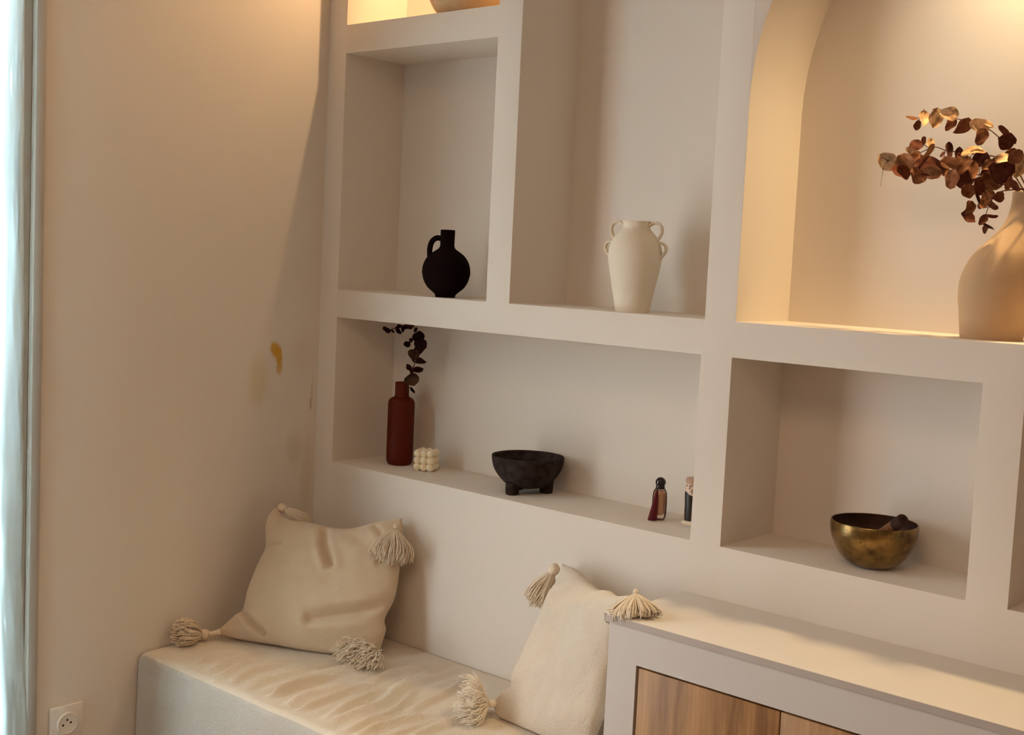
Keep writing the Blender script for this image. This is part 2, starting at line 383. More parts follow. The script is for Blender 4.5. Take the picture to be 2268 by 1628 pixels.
MIDDLE_STEM=[(1.5294,0.105,1.6451),(1.5581,0.105,1.6508),(1.5861,0.105,1.6602),(1.6135,0.105,1.6706),(1.6368,0.105,1.6641),(1.667,0.105,1.6598),(1.7041,0.105,1.6544),(1.731,0.105,1.6492),(1.7616,0.105,1.6218),(1.7863,0.102,1.5888),(1.8025,0.1,1.5678)]
DENSE_LEAVES=[((1.7107,0.087,1.6455),(0.038,0.149,0.988),0.0262,0.0233,0),((1.7029,0.0745,1.6245),(0.103,0.205,0.973),0.0321,0.0147,1),((1.6824,0.0883,1.614),(0.744,0.666,0.047),0.0372,0.03,0),((1.6919,0.0847,1.5899),(0.731,0.615,-0.296),0.024,0.0211,0),((1.7295,0.0549,1.5982),(0.691,0.56,-0.457),0.0317,0.0293,0),((1.743,0.0581,1.6054),(0.663,0.527,-0.532),0.0362,0.0215,0),((1.7594,0.0483,1.6218),(0.749,0.65,-0.126),0.044,0.0359,0),((1.738,0.0473,1.6312),(0.598,0.594,0.539),0.0245,0.0144,1),((1.7666,0.0433,1.6419),(0.668,0.637,0.385),0.0288,0.0143,2),((1.7504,0.0551,1.6432),(0.598,0.594,0.539),0.0128,0.0074,0),((1.7672,0.0702,1.6535),(0.668,0.637,0.385),0.0221,0.0112,0),((1.7882,0.0402,1.6435),(0.51,0.532,0.676),0.0263,0.0192,0),((1.7826,0.0739,1.6306),(0.167,0.259,0.951),0.036,0.0244,2),((1.7742,0.0569,1.5994),(0.292,0.362,0.885),0.0243,0.0125,0),((1.7852,0.0555,1.597),(0.453,0.304,-0.838),0.0254,0.0074,0),((1.7283,0.0809,1.6201),(0.717,0.662,0.219),0.0284,0.0213,0),((1.7638,0.064,1.6092),(0.598,0.594,0.539),0.0279,0.0186,0)]
DENSE_STEM=[(1.5987,0.095,1.6224),(1.6492,0.095,1.6239),(1.6988,0.095,1.6191),(1.7356,0.095,1.6094),(1.7653,0.1,1.598),(1.7899,0.105,1.5878),(1.7966,0.11,1.5684)]
STRAY_STEM=[(1.5434,0.075,1.6459),(1.5324,0.075,1.635),(1.5298,0.075,1.6164),(1.5282,0.075,1.5966)]
LOWER_LEAVES=[((1.7231,0.0492,1.5734),(0.399,0.251,-0.882),0.027,0.0099,0),((1.7357,0.0567,1.5716),(0.292,0.362,0.885),0.027,0.0183,1),((1.7367,0.0667,1.5839),(0.691,0.56,-0.457),0.02,0.0127,1),((1.7661,0.0376,1.5751),(0.668,0.637,0.385),0.0185,0.0157,0),((1.7383,0.0789,1.5649),(0.714,0.59,-0.378),0.0248,0.0071,0),((1.7354,0.036,1.5587),(0.038,0.149,0.988),0.0098,0.0063,0),((1.7023,0.0687,1.5564),(0.167,0.259,0.951),0.0259,0.0178,0),((1.7003,0.073,1.5409),(0.731,0.615,-0.296),0.0274,0.0184,0),((1.7431,0.0358,1.5339),(0.292,0.362,0.885),0.0202,0.0101,0),((1.7416,0.0704,1.5442),(0.738,0.667,0.099),0.0233,0.0043,0),((1.7477,0.0515,1.5236),(0.714,0.59,-0.378),0.0203,0.0065,0),((1.7381,0.061,1.5196),(0.038,0.149,0.988),0.0142,0.0063,0),((1.7384,0.0354,1.5584),(0.453,0.304,-0.838),0.0084,0.0062,1)]
LOWER_STEM=[(1.7429,0.05,1.52),(1.7411,0.05,1.543),(1.7478,0.05,1.5656),(1.7525,0.05,1.5768),(1.7621,0.055,1.5855),(1.7793,0.07,1.59),(1.7932,0.095,1.5918),(1.8012,0.11,1.5684)]
LOWER_TWIG=[(1.7161,0.05,1.5498),(1.7252,0.05,1.5626),(1.7388,0.05,1.5711),(1.7525,0.05,1.5768)]
BOTTLE_LEAVES=[((0.1623,0.0923,1.2258),(0.663,0.527,-0.532),0.0219,0.0114,0),((0.1777,0.099,1.2233),(0.63,0.489,-0.603),0.0117,0.0044,0),((0.1575,0.1378,1.222),(0.55,0.403,-0.732),0.0221,0.0083,0),((0.2015,0.0998,1.2381),(0.598,0.594,0.539),0.0131,0.0093,0),((0.1881,0.1278,1.2296),(0.038,0.149,0.988),0.0176,0.0094,0),((0.205,0.1365,1.2373),(0.744,0.666,0.047),0.019,0.0139,1),((0.1916,0.1371,1.2378),(0.51,0.532,0.676),0.0176,0.0132,0),((0.2548,0.1072,1.2318),(0.167,0.259,0.951),0.0144,0.006,0),((0.2676,0.1077,1.2162),(0.744,0.666,0.047),0.0287,0.0244,0),((0.2315,0.1162,1.2031),(0.038,0.149,0.988),0.0116,0.009,0),((0.2042,0.1288,1.1907),(0.731,0.615,-0.296),0.0161,0.0143,0),((0.2887,0.0954,1.198),(0.691,0.56,-0.457),0.0299,0.0257,0),((0.2555,0.1274,1.1816),(0.668,0.637,0.385),0.0289,0.0217,0),((0.2297,0.1299,1.1677),(0.691,0.56,-0.457),0.0276,0.0255,1),((0.2483,0.133,1.1517),(0.738,0.667,0.099),0.0341,0.0142,0),((0.2517,0.0918,1.1352),(0.503,0.355,-0.788),0.0172,0.0112,0),((0.2338,0.1373,1.1269),(0.717,0.662,0.219),0.0328,0.0128,0),((0.2597,0.0946,1.1265),(0.453,0.304,-0.838),0.0129,0.0092,0),((0.2482,0.107,1.1002),(0.717,0.662,0.219),0.0383,0.026,1),((0.2465,0.1205,1.1024),(0.691,0.56,-0.457),0.0225,0.0181,0),((0.2228,0.1359,1.07),(0.399,0.251,-0.882),0.0183,0.0061,0)]
BOTTLE_STEM=[(0.2105,0.125,1.0604),(0.2196,0.125,1.0849),(0.2338,0.12,1.1129),(0.2498,0.115,1.1437),(0.2603,0.115,1.1765),(0.2586,0.115,1.2053),(0.2543,0.115,1.2266),(0.24,0.115,1.24),(0.2064,0.115,1.2405),(0.1708,0.115,1.2292),(0.1388,0.115,1.2239)]
CORNER_NORMAL=(0.444,-0.8295,0.3387)
CORNER_LEFT=[(0.0394,-0.3368,0.4609),(0.0682,-0.3047,0.5019),(0.0878,-0.2831,0.5289),(0.084,-0.27,0.5662),(0.0854,-0.2448,0.6259),(0.0903,-0.2224,0.6745),(0.0742,-0.2119,0.7211),(0.071,-0.202,0.7496),(0.0798,-0.187,0.7749)]
CORNER_TOP=[(0.0798,-0.187,0.7749),(0.0969,-0.1853,0.7566),(0.117,-0.1791,0.7454),(0.174,-0.1498,0.7426),(0.238,-0.1182,0.7361),(0.285,-0.0896,0.7443),(0.3202,-0.0649,0.7588),(0.3758,-0.0288,0.7743)]
CORNER_RIGHT=[(0.4223,-0.1328,0.4588),(0.4215,-0.1218,0.4865),(0.4212,-0.1098,0.5166),(0.4096,-0.105,0.5433),(0.4162,-0.0837,0.587),(0.4123,-0.0687,0.6286),(0.4012,-0.0522,0.6836),(0.3926,-0.0376,0.7308),(0.3758,-0.0288,0.7743)]
CORNER_BOTTOM=[(0.0394,-0.3368,0.4609),(0.1105,-0.3012,0.4549),(0.1797,-0.2654,0.4519),(0.2581,-0.2254,0.4472),(0.345,-0.1786,0.4478),(0.4223,-0.1328,0.4588)]
CORNER_CREASES=[([(0.2119,-0.1301,0.741),(0.233,-0.137,0.6965),(0.2664,-0.1383,0.6494)],0.009,0.017),([(0.0859,-0.2869,0.5223),(0.1168,-0.2776,0.5046),(0.1659,-0.264,0.4734)],0.007,0.016),([(0.4168,-0.0893,0.5724),(0.3596,-0.1296,0.5487),(0.264,-0.1923,0.5203)],0.013,0.015),([(0.0945,-0.2212,0.6717),(0.132,-0.1982,0.679)],0.01,0.006),([(0.3212,-0.0656,0.7557),(0.3478,-0.0613,0.7314)],0.006,0.008),([(0.1159,-0.1797,0.7453),(0.141,-0.1652,0.7479)],0.008,0.006),([(0.3942,-0.0563,0.6829),(0.3692,-0.0773,0.6641)],0.01,0.005),([(0.2769,-0.1023,0.7239),(0.3191,-0.0867,0.7068)],0.012,0.004),([(0.0432,-0.3342,0.4625),(0.1309,-0.2866,0.4638)],0.008,0.006)]
LEANING_NORMAL=(-0.12,-0.9,0.42)
LEANING_LEFT=[(0.8721,-0.205,0.4877),(0.879,-0.185,0.5037),(0.8969,-0.17,0.522),(0.8956,-0.16,0.5452),(0.8996,-0.125,0.6087),(0.9026,-0.095,0.6636),(0.9067,-0.08,0.702),(0.915,-0.065,0.7363),(0.9066,-0.045,0.7677)]
LEANING_TOP=[(0.9066,-0.045,0.7677),(0.949,-0.05,0.765),(0.9787,-0.06,0.7577),(1.0381,-0.08,0.7441),(1.0876,-0.11,0.7569),(1.1368,-0.145,0.7623),(1.2006,-0.185,0.7858)]
LEANING_RIGHT=[(1.1337,-0.21,0.4534),(1.147,-0.205,0.5191),(1.1477,-0.18,0.5595),(1.1494,-0.165,0.6494),(1.1644,-0.165,0.7268),(1.2006,-0.185,0.7858)]
LEANING_BOTTOM=[(0.8721,-0.205,0.4877),(0.8719,-0.2,0.4586),(0.9011,-0.195,0.4409),(0.9461,-0.195,0.4373),(1.0369,-0.2,0.4403),(1.1337,-0.21,0.4534)]
LEANING_CREASES=[([(1.054,-0.14,0.7111),(1.0715,-0.15,0.6743),(1.0954,-0.16,0.6443)],0.01,0.008),([(1.0456,-0.09,0.7474),(0.9929,-0.08,0.7286),(0.953,-0.09,0.7039)],0.014,0.008),([(0.9254,-0.065,0.7335),(0.9755,-0.06,0.7501)],0.012,0.004),([(0.8995,-0.17,0.5207),(0.9255,-0.17,0.5158)],0.012,0.008)]
RIDGES=[[(0.2658,-0.4719),(0.2365,-0.3835),(0.2366,-0.3439)],[(0.3235,-0.485),(0.2963,-0.3985),(0.2976,-0.3301)],[(0.3796,-0.4887),(0.3663,-0.4077),(0.3712,-0.3377),(0.3783,-0.2142)],[(0.4568,-0.4908),(0.4431,-0.4143),(0.4453,-0.3325),(0.4434,-0.2801)],[(0.5246,-0.4924),(0.4983,-0.4007),(0.5153,-0.321)],[(0.5652,-0.4923),(0.5528,-0.4117),(0.5397,-0.3269),(0.5476,-0.283)],[(0.6412,-0.4804),(0.6104,-0.3929),(0.5941,-0.3141),(0.5861,-0.2025)],[(0.6698,-0.5133),(0.6505,-0.4321),(0.6484,-0.3328),(0.6101,-0.2357),(0.5985,-0.0588)],[(0.72,-0.5056),(0.702,-0.4104),(0.6996,-0.3446),(0.6508,-0.2478)],[(0.7521,-0.4967),(0.7459,-0.4116),(0.7562,-0.3329)],[(0.8046,-0.4369),(0.803,-0.3679),(0.8158,-0.2795)],[(0.8234,-0.3874),(0.8246,-0.314),(0.8382,-0.2077)],[(0.6137,-0.2911),(0.5977,-0.2241),(0.5853,-0.1307)],[(0.4503,-0.4485),(0.4422,-0.3893),(0.4472,-0.3392)],[(0.4046,-0.2888),(0.4244,-0.2273),(0.4484,-0.1404)],[(0.5768,-0.1775),(0.568,-0.1139),(0.558,-0.0294)],[(0.7095,-0.2779),(0.6956,-0.1956),(0.6702,-0.1035)],[(0.5259,-0.2375),(0.5163,-0.1752),(0.5285,-0.1037)],[(0.1706,-0.4718),(0.1542,-0.4126),(0.1586,-0.3565)],[(0.2312,-0.4852),(0.211,-0.4139),(0.1953,-0.3532)]]


# ------------------------------------------------------------------ dimensions
D = .207                      # niche depth
H = 2.75; XR = 4.2; YF = -5.0
ZE = .870                     # floor of the low niches
ZET = 1.253                   # their ceiling
ZC = 1.325                    # floor of the upper niches
ZBT = 1.934; ZA = 2.006; ZAT = 2.52
HX = dict(A=(.069, .600, ZA, ZAT), B=(.069, .600, ZC, ZBT), C=(.673, 1.206, ZC, ZAT),
          E=(.0695, 1.2025, ZE, ZET), F=(1.275, 1.779, ZE, ZET), G=(1.8525, 2.352, ZE, ZET),
          D=(1.2785, 2.352, ZC, 2.29))
ARC_R = (HX['D'][1]-HX['D'][0])/2; ARC_X = (HX['D'][1]+HX['D'][0])/2; ARC_Z = 1.752

# ------------------------------------------------------------------ room shell
def build_wall_back():
    bm = bmesh.new()
    cache = {}
    def V(x, y, z):
        k = (round(x, 5), round(y, 5), round(z, 5))
        if k not in cache: cache[k] = bm.verts.new(k)
        return cache[k]
    def quad(*p):
        vs = [V(*q) for q in p]
        if len(set(vs)) < 3: return
        vs2 = []
        for v in vs:
            if v not in vs2: vs2.append(v)
        try: bm.faces.new(vs2)
        except ValueError: pass
    NA = 40
    arc = [(ARC_X-ARC_R*math.cos(PI*i/NA), ARC_Z+ARC_R*math.sin(PI*i/NA)) for i in range(NA+1)]
    ztop_arc = 2.36
    xs = sorted({0, XR} | {v for n in HX for v in HX[n][:2]})
    zs = sorted({0, H, ARC_Z, ztop_arc} | {v for n in HX if n != 'D' for v in HX[n][2:]})
    def hole(x, z):
        for n, (a, b, c, d) in HX.items():
            if n == 'D': d = ztop_arc
            if a < x < b and c < z < d: return n
    for x0, x1 in zip(xs, xs[1:]):
        for z0, z1 in zip(zs, zs[1:]):
            if hole((x0+x1)/2, (z0+z1)/2) is None:
                quad((x0, 0, z0), (x1, 0, z0), (x1, 0, z1), (x0, 0, z1))
    # the spandrel above the arch
    for (xa, za), (xb, zb) in zip(arc, arc[1:]):
        quad((xa, 0, za), (xb, 0, zb), (xb, 0, ztop_arc), (xa, 0, ztop_arc))
    for n, (a, b, c, d) in HX.items():
        X = [v for v in xs if a-1e-6 <= v <= b+1e-6]
        Z = [v for v in zs if c-1e-6 <= v <= (ARC_Z if n == 'D' else d)+1e-6]
        for x0, x1 in zip(X, X[1:]):
            quad((x0, 0, c), (x1, 0, c), (x1, D, c), (x0, D, c))
            if n != 'D': quad((x0, 0, d), (x0, D, d), (x1, D, d), (x1, 0, d))
        for z0, z1 in zip(Z, Z[1:]):
            quad((a, 0, z0), (a, D, z0), (a, D, z1), (a, 0, z1))
            quad((b, 0, z0), (b, 0, z1), (b, D, z1), (b, D, z0))
        if n == 'D':
            for (xa, za), (xb, zb) in zip(arc, arc[1:]):
                quad((xa, 0, za), (xa, D, za), (xb, D, zb), (xb, 0, zb))
            ring = [V(a, D, z) for z in reversed(Z)] + [V(x, D, c) for x in X[1:-1]] + [V(b, D, z) for z in Z] + [V(x, D, z) for x, z in reversed(arc[1:-1])]
            bm.faces.new(ring)
        else:
            for x0, x1 in zip(X, X[1:]):
                for z0, z1 in zip(Z, Z[1:]):
                    quad((x0, D, z0), (x1, D, z0), (x1, D, z1), (x0, D, z1))
    # outer shell so that the wall has a body
    quad((0, D+.05, 0), (0, D+.05, H), (XR, D+.05, H), (XR, D+.05, 0))
    for f in bm.faces: f.normal_update()
    # soften the niche edges a little
    es = []
    for e in bm.edges:
        if len(e.link_faces) == 2 and e.calc_face_angle(0) > math.radians(50):
            if all(abs(v.co.y) < 1e-6 for v in e.verts): es.append(e)
    bmesh.ops.bevel(bm, geom=es, offset=.0022, segments=2, profile=.5, affect='EDGES', clamp_overlap=True)
    me = bpy.data.meshes.new('wall_back'); bm.to_mesh(me); bm.free()
    for p in me.polygons: p.use_smooth = True
    me.set_sharp_from_angle(angle=math.radians(28))
    me.materials.append(M['plaster'])
    o = bpy.data.objects.new('wall_back', me); COL.objects.link(o)
    return tag(o, kind='structure')
build_wall_back()

WY0, WY1, WZ0, WZ1 = -2.35, -.813, .02, 2.28     # french window opening in the left wall
def wall_with_hole():
    bm = bmesh.new()
    ys = [YF, WY0, WY1, 0]; zs = [0, WZ0, WZ1, H]
    for i in range(3):
        for k in range(3):
            if i == 1 and k == 1: continue
            vs = [bm.verts.new((0, y, z)) for y, z in ((ys[i], zs[k]), (ys[i+1], zs[k]), (ys[i+1], zs[k+1]), (ys[i], zs[k+1]))]
            bm.faces.new(vs)
    T = -.2
    for (y0, z0), (y1, z1) in (((WY0, WZ0), (WY1, WZ0)), ((WY1, WZ0), (WY1, WZ1)), ((WY1, WZ1), (WY0, WZ1)), ((WY0, WZ1), (WY0, WZ0))):
        bm.faces.new([bm.verts.new(p) for p in ((0, y0, z0), (0, y1, z1), (T, y1, z1), (T, y0, z0))])
    bmesh.ops.remove_doubles(bm, verts=bm.verts[:], dist=1e-5)
    return bm
tag(obj('wall_left', wall_with_hole(), M['wall_left'], smooth=False), kind='structure')
def slab(name, m, *b):
    bm = bmesh.new(); add_box(bm, *b)
    return tag(obj(name, bm, m, smooth=False), kind='structure')
slab('floor', M['floor'], -.2, XR+.1, YF-.1, D+.05, -.1, 0)
slab('ceiling', M['ceiling'], -.2, XR+.1, YF-.1, D+.05, H, H+.1)
slab('wall_right', M['far_wall'], XR, XR+.1, YF, 0, 0, H)
slab('wall_front', M['far_wall'], -.2, XR+.1, YF-.1, YF, 0, H)

# window trim and french window
def frame_ring(bm, x0, x1, ya, yb, za, zb, w, bev=.002):
    add_box(bm, x0, x1, ya, ya+w, za, zb, bev); add_box(bm, x0, x1, yb-w, yb, za, zb, bev)
    add_box(bm, x0, x1, ya+w, yb-w, zb-w, zb, bev); add_box(bm, x0, x1, ya+w, yb-w, za, za+w, bev)
bm = bmesh.new()
add_box(bm, .0005, .014, -.8115, -.7885, 0, WZ1+.024, .003)
add_box(bm, .0005, .014, WY0-.024, WY0-.001, 0, WZ1+.024, .003)
add_box(bm, .0005, .014, WY0-.001, -.8115, WZ1+.001, WZ1+.024, .003)
tag(obj('trim_1', bm, M['trim'], angle=40), kind='structure')
wroot = bpy.data.objects.new('window_1', None); COL.objects.link(wroot); tag(wroot, kind='structure')
bm = bmesh.new()
frame_ring(bm, -.060, .0015, WY0+.001, WY1-.001, WZ0+.001, WZ1-.002, .045)
obj('window_frame', bm, M['window_paint'], wroot, angle=40)
ym = (WY0+WY1)/2
for (a, b) in ((WY0+.05, ym-.002), (ym+.002, WY1-.05)):
    bm = bmesh.new(); frame_ring(bm, -.055, -.012, a, b, WZ0+.05, WZ1-.05, .06)
    s = obj('sash', bm, M['window_paint'], wroot, angle=40)
    bm = bmesh.new(); add_box(bm, -.036, -.030, a+.055, b-.055, WZ0+.105, WZ1-.105)
    obj('pane', bm, M['window_glass'], s, smooth=False)

# ------------------------------------------------------------------ curtain
def curtain():
    t = thing('curtain', 'pale translucent linen curtain drawn to the window edge beside the beige wall', 'curtain', (0, 0, 0))
    ny, nz = 90, 110
    edge = smooth_path([(-.8435, .02, 0), (-.8435, .3377, 0), (-.8533, .5205, 0), (-.8619, .7714, 0), (-.8643, 1.162, 0), (-.8676, 1.5424, 0), (-.8686, 1.6825, 0), (-.8728, 1.9125, 0), (-.876, 2.36, 0)], nz+1)
    bm = bmesh.new()
    g = []
    for k in range(nz+1):
        e, z = edge[k].x, edge[k].y
        row = []
        for i in range(ny+1):
            s = i/ny
            y = e - s*.30
            fold = .022*math.sin(s*30+.6*math.sin(z*1.3)+.8)*min(1, s*4) + .008*noise.noise((s*14, z*2.2, 3.1))
            edgecurl = .012*math.exp(-s*40)
            x = .066 + fold + edgecurl + .005*noise.noise((s*34, z*6, 0)) + .003*noise.noise((s*70, z*16, 4))
            row.append(bm.verts.new((max(x, .024), y+.0016*noise.noise((1, z*9, 5)), z)))
        g.append(row)
    for a, b in zip(g, g[1:]):
        for i in range(ny):
            bm.faces.new((a[i], a[i+1], b[i+1], b[i]))
    o = obj('panel', bm, M['curtain'], t)
    md = o.modifiers.new('cloth', 'SOLIDIFY'); md.thickness = .0006
    bm = bmesh.new(); add_tube(bm, [(.066, -.78, 2.38), (.066, -2.45, 2.38)], .011, 14)
    r = obj('curtain_rod', bm, M['trim'])
    tag(r, 'slim white curtain rod above the window', 'curtain rod')
curtain()

# ------------------------------------------------------------------ wall socket
def wall_socket():
    t = thing('wall_socket', 'square white wall socket low on the beige wall near the curtain', 'socket', (0, -.7125, .318))
    bm = bmesh.new(); add_box(bm, .0003, .0075, -.0402, .0402, -.0402, .0402, .0022)
    obj('cover_plate', bm, M['plastic'], t, angle=40)
    RX = Matrix.Rotation(PI/2, 4, 'Y')
    T = Matrix.Translation((0, .0022, -.0025)) @ RX
    bm = bmesh.new()
    add_lathe(bm, [(.0215, .0075), (.0218, .0100), (.0228, .0108), (.0252, .0100), (.0272, .0075)], 56, T, False, False)
    obj('socket_ring', bm, M['plastic'], t)
    bm = bmesh.new()
    add_lathe(bm, [(0, .0086), (.0175, .0086), (.0205, .0094), (.0218, .0094)], 56, T, False, False)
    f = obj('socket_face', bm, M['plastic'], t, angle=30)
    for (y, z) in ((-.0175, .0025), (-.0072, .0132), (.0015, .0055)):
        bm = bmesh.new(); add_lathe(bm, [(0, .0090), (.0024, .0090), (.0024, .0080)], 20, Matrix.Translation((0, y+.0083, z-.0025-.0045)) @ RX, False, False)
        obj('pin_hole', bm, M['hole'], f)
wall_socket()

# ------------------------------------------------------------------ cabinet with counter
def cabinet():
    x0, x1, y0, zt = 1.2045, 2.62, -.263, .748
    t = thing('base_cabinet', 'white low cabinet with oak doors built under the niches', 'cabinet', (x0, y0, 0))
    W = lambda o: world_child(o, t)
    dx = [1.2716, 1.5764, 1.8812, 2.186, 2.4908]
    zd0, zd1 = .09, .6795
    bm = bmesh.new()
    add_box(bm, x0, dx[0], y0, y0+.02, 0, zt)
    add_box(bm, dx[-1], x1, y0, y0+.02, 0, zt)
    add_box(bm, dx[0], dx[-1], y0, y0+.02, zd1, zt)
    add_box(bm, dx[0], dx[-1], y0, y0+.02, 0, zd0)
    W(obj('face_frame', bm, M['white_lacquer'], smooth=False))
    bm = bmesh.new(); add_box(bm, x0, x0+.018, y0+.0201, -.0008, 0, zt, .001)
    W(obj('side_panel', bm, M['white_lacquer'], angle=40))
    bm = bmesh.new(); add_box(bm, x1-.018, x1, y0+.0201, -.0008, 0, zt, .001)
    W(obj('side_panel', bm, M['white_lacquer'], angle=40))
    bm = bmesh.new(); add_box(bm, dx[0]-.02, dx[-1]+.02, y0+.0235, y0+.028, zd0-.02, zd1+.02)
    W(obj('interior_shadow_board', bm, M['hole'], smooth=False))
    for a, b in zip(dx, dx[1:]):
        bm = bmesh.new(); add_box(bm, a+(.0045 if a == dx[0] else .0014), b-.0014, y0+.003, y0+.0205, zd0+.003, zd1-.005, .0006)
        W(obj('door', bm, M['oak'], angle=40))
    bm = bmesh.new(); add_box(bm, 1.1976, 2.63, -.2655, -.0006, .7490, .762, .0008)
    c = obj('countertop', bm, M['counter'], angle=40)
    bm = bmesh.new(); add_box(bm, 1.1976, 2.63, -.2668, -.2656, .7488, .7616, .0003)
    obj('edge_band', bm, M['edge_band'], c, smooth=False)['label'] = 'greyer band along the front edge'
    tag(c, 'long cream countertop board on the white cabinet, a cushion tassel resting on its end', 'countertop')
cabinet()

# ------------------------------------------------------------------ bench and throw
def seg_dist(p, a, b):
    ab = b-a; t = max(0, min(1, (p-a).dot(ab)/max(ab.dot(ab), 1e-9)))
    return (p-(a+ab*t)).length

def bench():
    bm = bmesh.new(); add_box(bm, .012, 1.192, -.508, -.012, 0, .440, .01)
    o = obj('bench', bm, M['white_lacquer'], angle=40)
    tag(o, 'low bench in the corner under the beige fleece throw', 'bench')
    # throw: profile over the front edge, swept along x with wrinkles
    nx = 260
    r = .016; zt = .449; yf = -.523
    prof = [( -.004 - i*(abs(yf)-r-.004)/120, zt) for i in range(121)]
    for i in range(1, 13):
        a = i/12*PI/2
        prof.append((yf+r-r*math.sin(a), zt-r+r*math.cos(a)))
    for i in range(1, 45):
        prof.append((yf - .004*math.sin(i/44*2.2), zt-r-i*.0072))
    def ext(r):
        a, b, c, d = (Vector(r[0]), Vector(r[1]), Vector(r[-2]), Vector(r[-1]))
        return [tuple(a+(a-b)*.35)] + list(r) + [tuple(d+(d-c)*.35)]
    RP = [smooth_path([(p[0], p[1], 0) for p in ext(r)], 18) for r in RIDGES]
    RS = [(.0075+.003*((i*7) % 5)/4, .0080+.0035*((i*3) % 4)/3) for i in range(len(RP))]
    bm = bmesh.new(); g = []
    for i in range(nx+1):
        x = .004 + i/nx*1.190
        row = []
        for k, (y, z) in enumerate(prof):
            p = Vector((x, y, z))
            depth = -y
            if k <= 120:
                w = 0
                q = Vector((x, y, 0))
                for P, (sg, amp) in zip(RP, RS):
                    best = 9; kb = 0
                    for m in range(len(P)-1):
                        d = seg_dist(q, P[m], P[m+1])
                        if d < best: best = d; kb = m
                    if best < .05:
                        fade = math.sin(PI*min(1, max(0, (kb+.5)/(len(P)-1))))**.45
                        w += amp*fade*(math.exp(-(best/sg)**2) - .35*math.exp(-((best-2.1*sg)/(1.1*sg))**2))
                w += .0025*noise.noise((x*9, y*6, 0)) + .0012*noise.noise((x*26+y*9, y*13, 4))
                edge = min(1, depth/.05)
                p.z += w*edge*min(1, max(0, (1.2-x)/.05)) * (1 if depth < .46 else max(0, (.50-depth)/.04))
                p.z = max(p.z, .4435)
            else:
                t = (k-120)/56
                f = min(1, t*4)
                p.y -= f*(.004+.006*noise.noise((x*7, z*3, 1)) + .002*noise.noise((x*22, z*15, 2)))
            # rounded end by the left wall
            if x < .03 and k > 60:
                q = (.03-x)/.026
                p.z -= .010*q*q*min(1, (k-60)/50)
            row.append(bm.verts.new(p))
        g.append(row)
    for a, b in zip(g, g[1:]):
        for k in range(len(prof)-1):
            bm.faces.new((a[k], a[k+1], b[k+1], b[k]))
    o = obj('throw_blanket', bm, M['throw'])
    o.data.materials.append(M['throw_cool_lit'])
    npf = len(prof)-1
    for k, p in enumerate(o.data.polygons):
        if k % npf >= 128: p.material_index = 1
    md = o.modifiers.new('cloth', 'SOLIDIFY'); md.thickness = .003; md.offset = -1
    tag(o, 'beige fleece throw with diagonal wrinkles draped over the corner bench', 'blanket')
bench()

# ------------------------------------------------------------------ cushions
def resample(P, n):
    P = [Vector(p) for p in P]
    Q = smooth_path(P, 200)
    L = [0]
    for a, b in zip(Q, Q[1:]): L.append(L[-1]+(b-a).length)
    out = []; k = 0
    for i in range(n):
        s = L[-1]*i/(n-1)
        while k < len(L)-2 and L[k+1] < s: k += 1
        t = 0 if L[k+1] == L[k] else (s-L[k])/(L[k+1]-L[k])
        out.append(Q[k].lerp(Q[k+1], t))
    return out

def cushion_mesh(left, top, right, bottom, normal, creases, thick_f, thick_b, clamp, seed=0, N=96):
    n = Vector(normal).normalized()
    Lf, Tp, Rt, Bt = (resample(P, N+1) for P in (left, top, right, bottom))
    c00, c10, c01, c11 = Lf[0], Rt[0], Lf[-1], Rt[-1]
    bm = bmesh.new()
    cr = [([Vector(p) for p in P], w, d) for P, w, d in creases]
    grids = []
    for side in (1, -1):
        g = []
        for j in range(N+1):
            t = j/N; row = []
            for i in range(N+1):
                s = i/N
                p = (Lf[j]*(1-s)+Rt[j]*s) + (Bt[i]*(1-t)+Tp[i]*t) - (c00*(1-s)*(1-t)+c10*s*(1-t)+c01*(1-s)*t+c11*s*t)
                a = 1-(2*s-1)**2; b = 1-(2*t-1)**2
                h = (max(a, 0)*max(b, 0))**.42
                edge = min(1, 6*min(s, 1-s, t, 1-t))
                if side == 1:
                    q = p + n*thick_f*h
                    q += n*(.006*noise.noise((s*4+seed, t*4, seed))+.003*noise.noise((s*11, t*11+seed, 1)))*edge
                    dd = 0
                    for P, w, d in cr:
                        m = min(seg_dist(p, P[k], P[k+1]) for k in range(len(P)-1))
                        dd -= d*math.exp(-(m/w)**2)
                        dd += d*.35*math.exp(-((m-2.2*w)/(1.2*w))**2)
                    q += n*dd*min(1, 10*min(s+.02, 1-s+.02, t+.02, 1-t+.02))
                else:
                    q = p - n*thick_b*h
                q = clamp(q)
                if side == -1 and (i in (0, N) or j in (0, N)):
                    row.append(grids[0][j][i])
                else:
                    row.append(bm.verts.new(q))
            g.append(row)
        grids.append(g)
        for j in range(N):
            for i in range(N):
                vs = (g[j][i], g[j][i+1], g[j+1][i+1], g[j+1][i])
                bm.faces.new(vs if side == 1 else vs[::-1])
    return bm

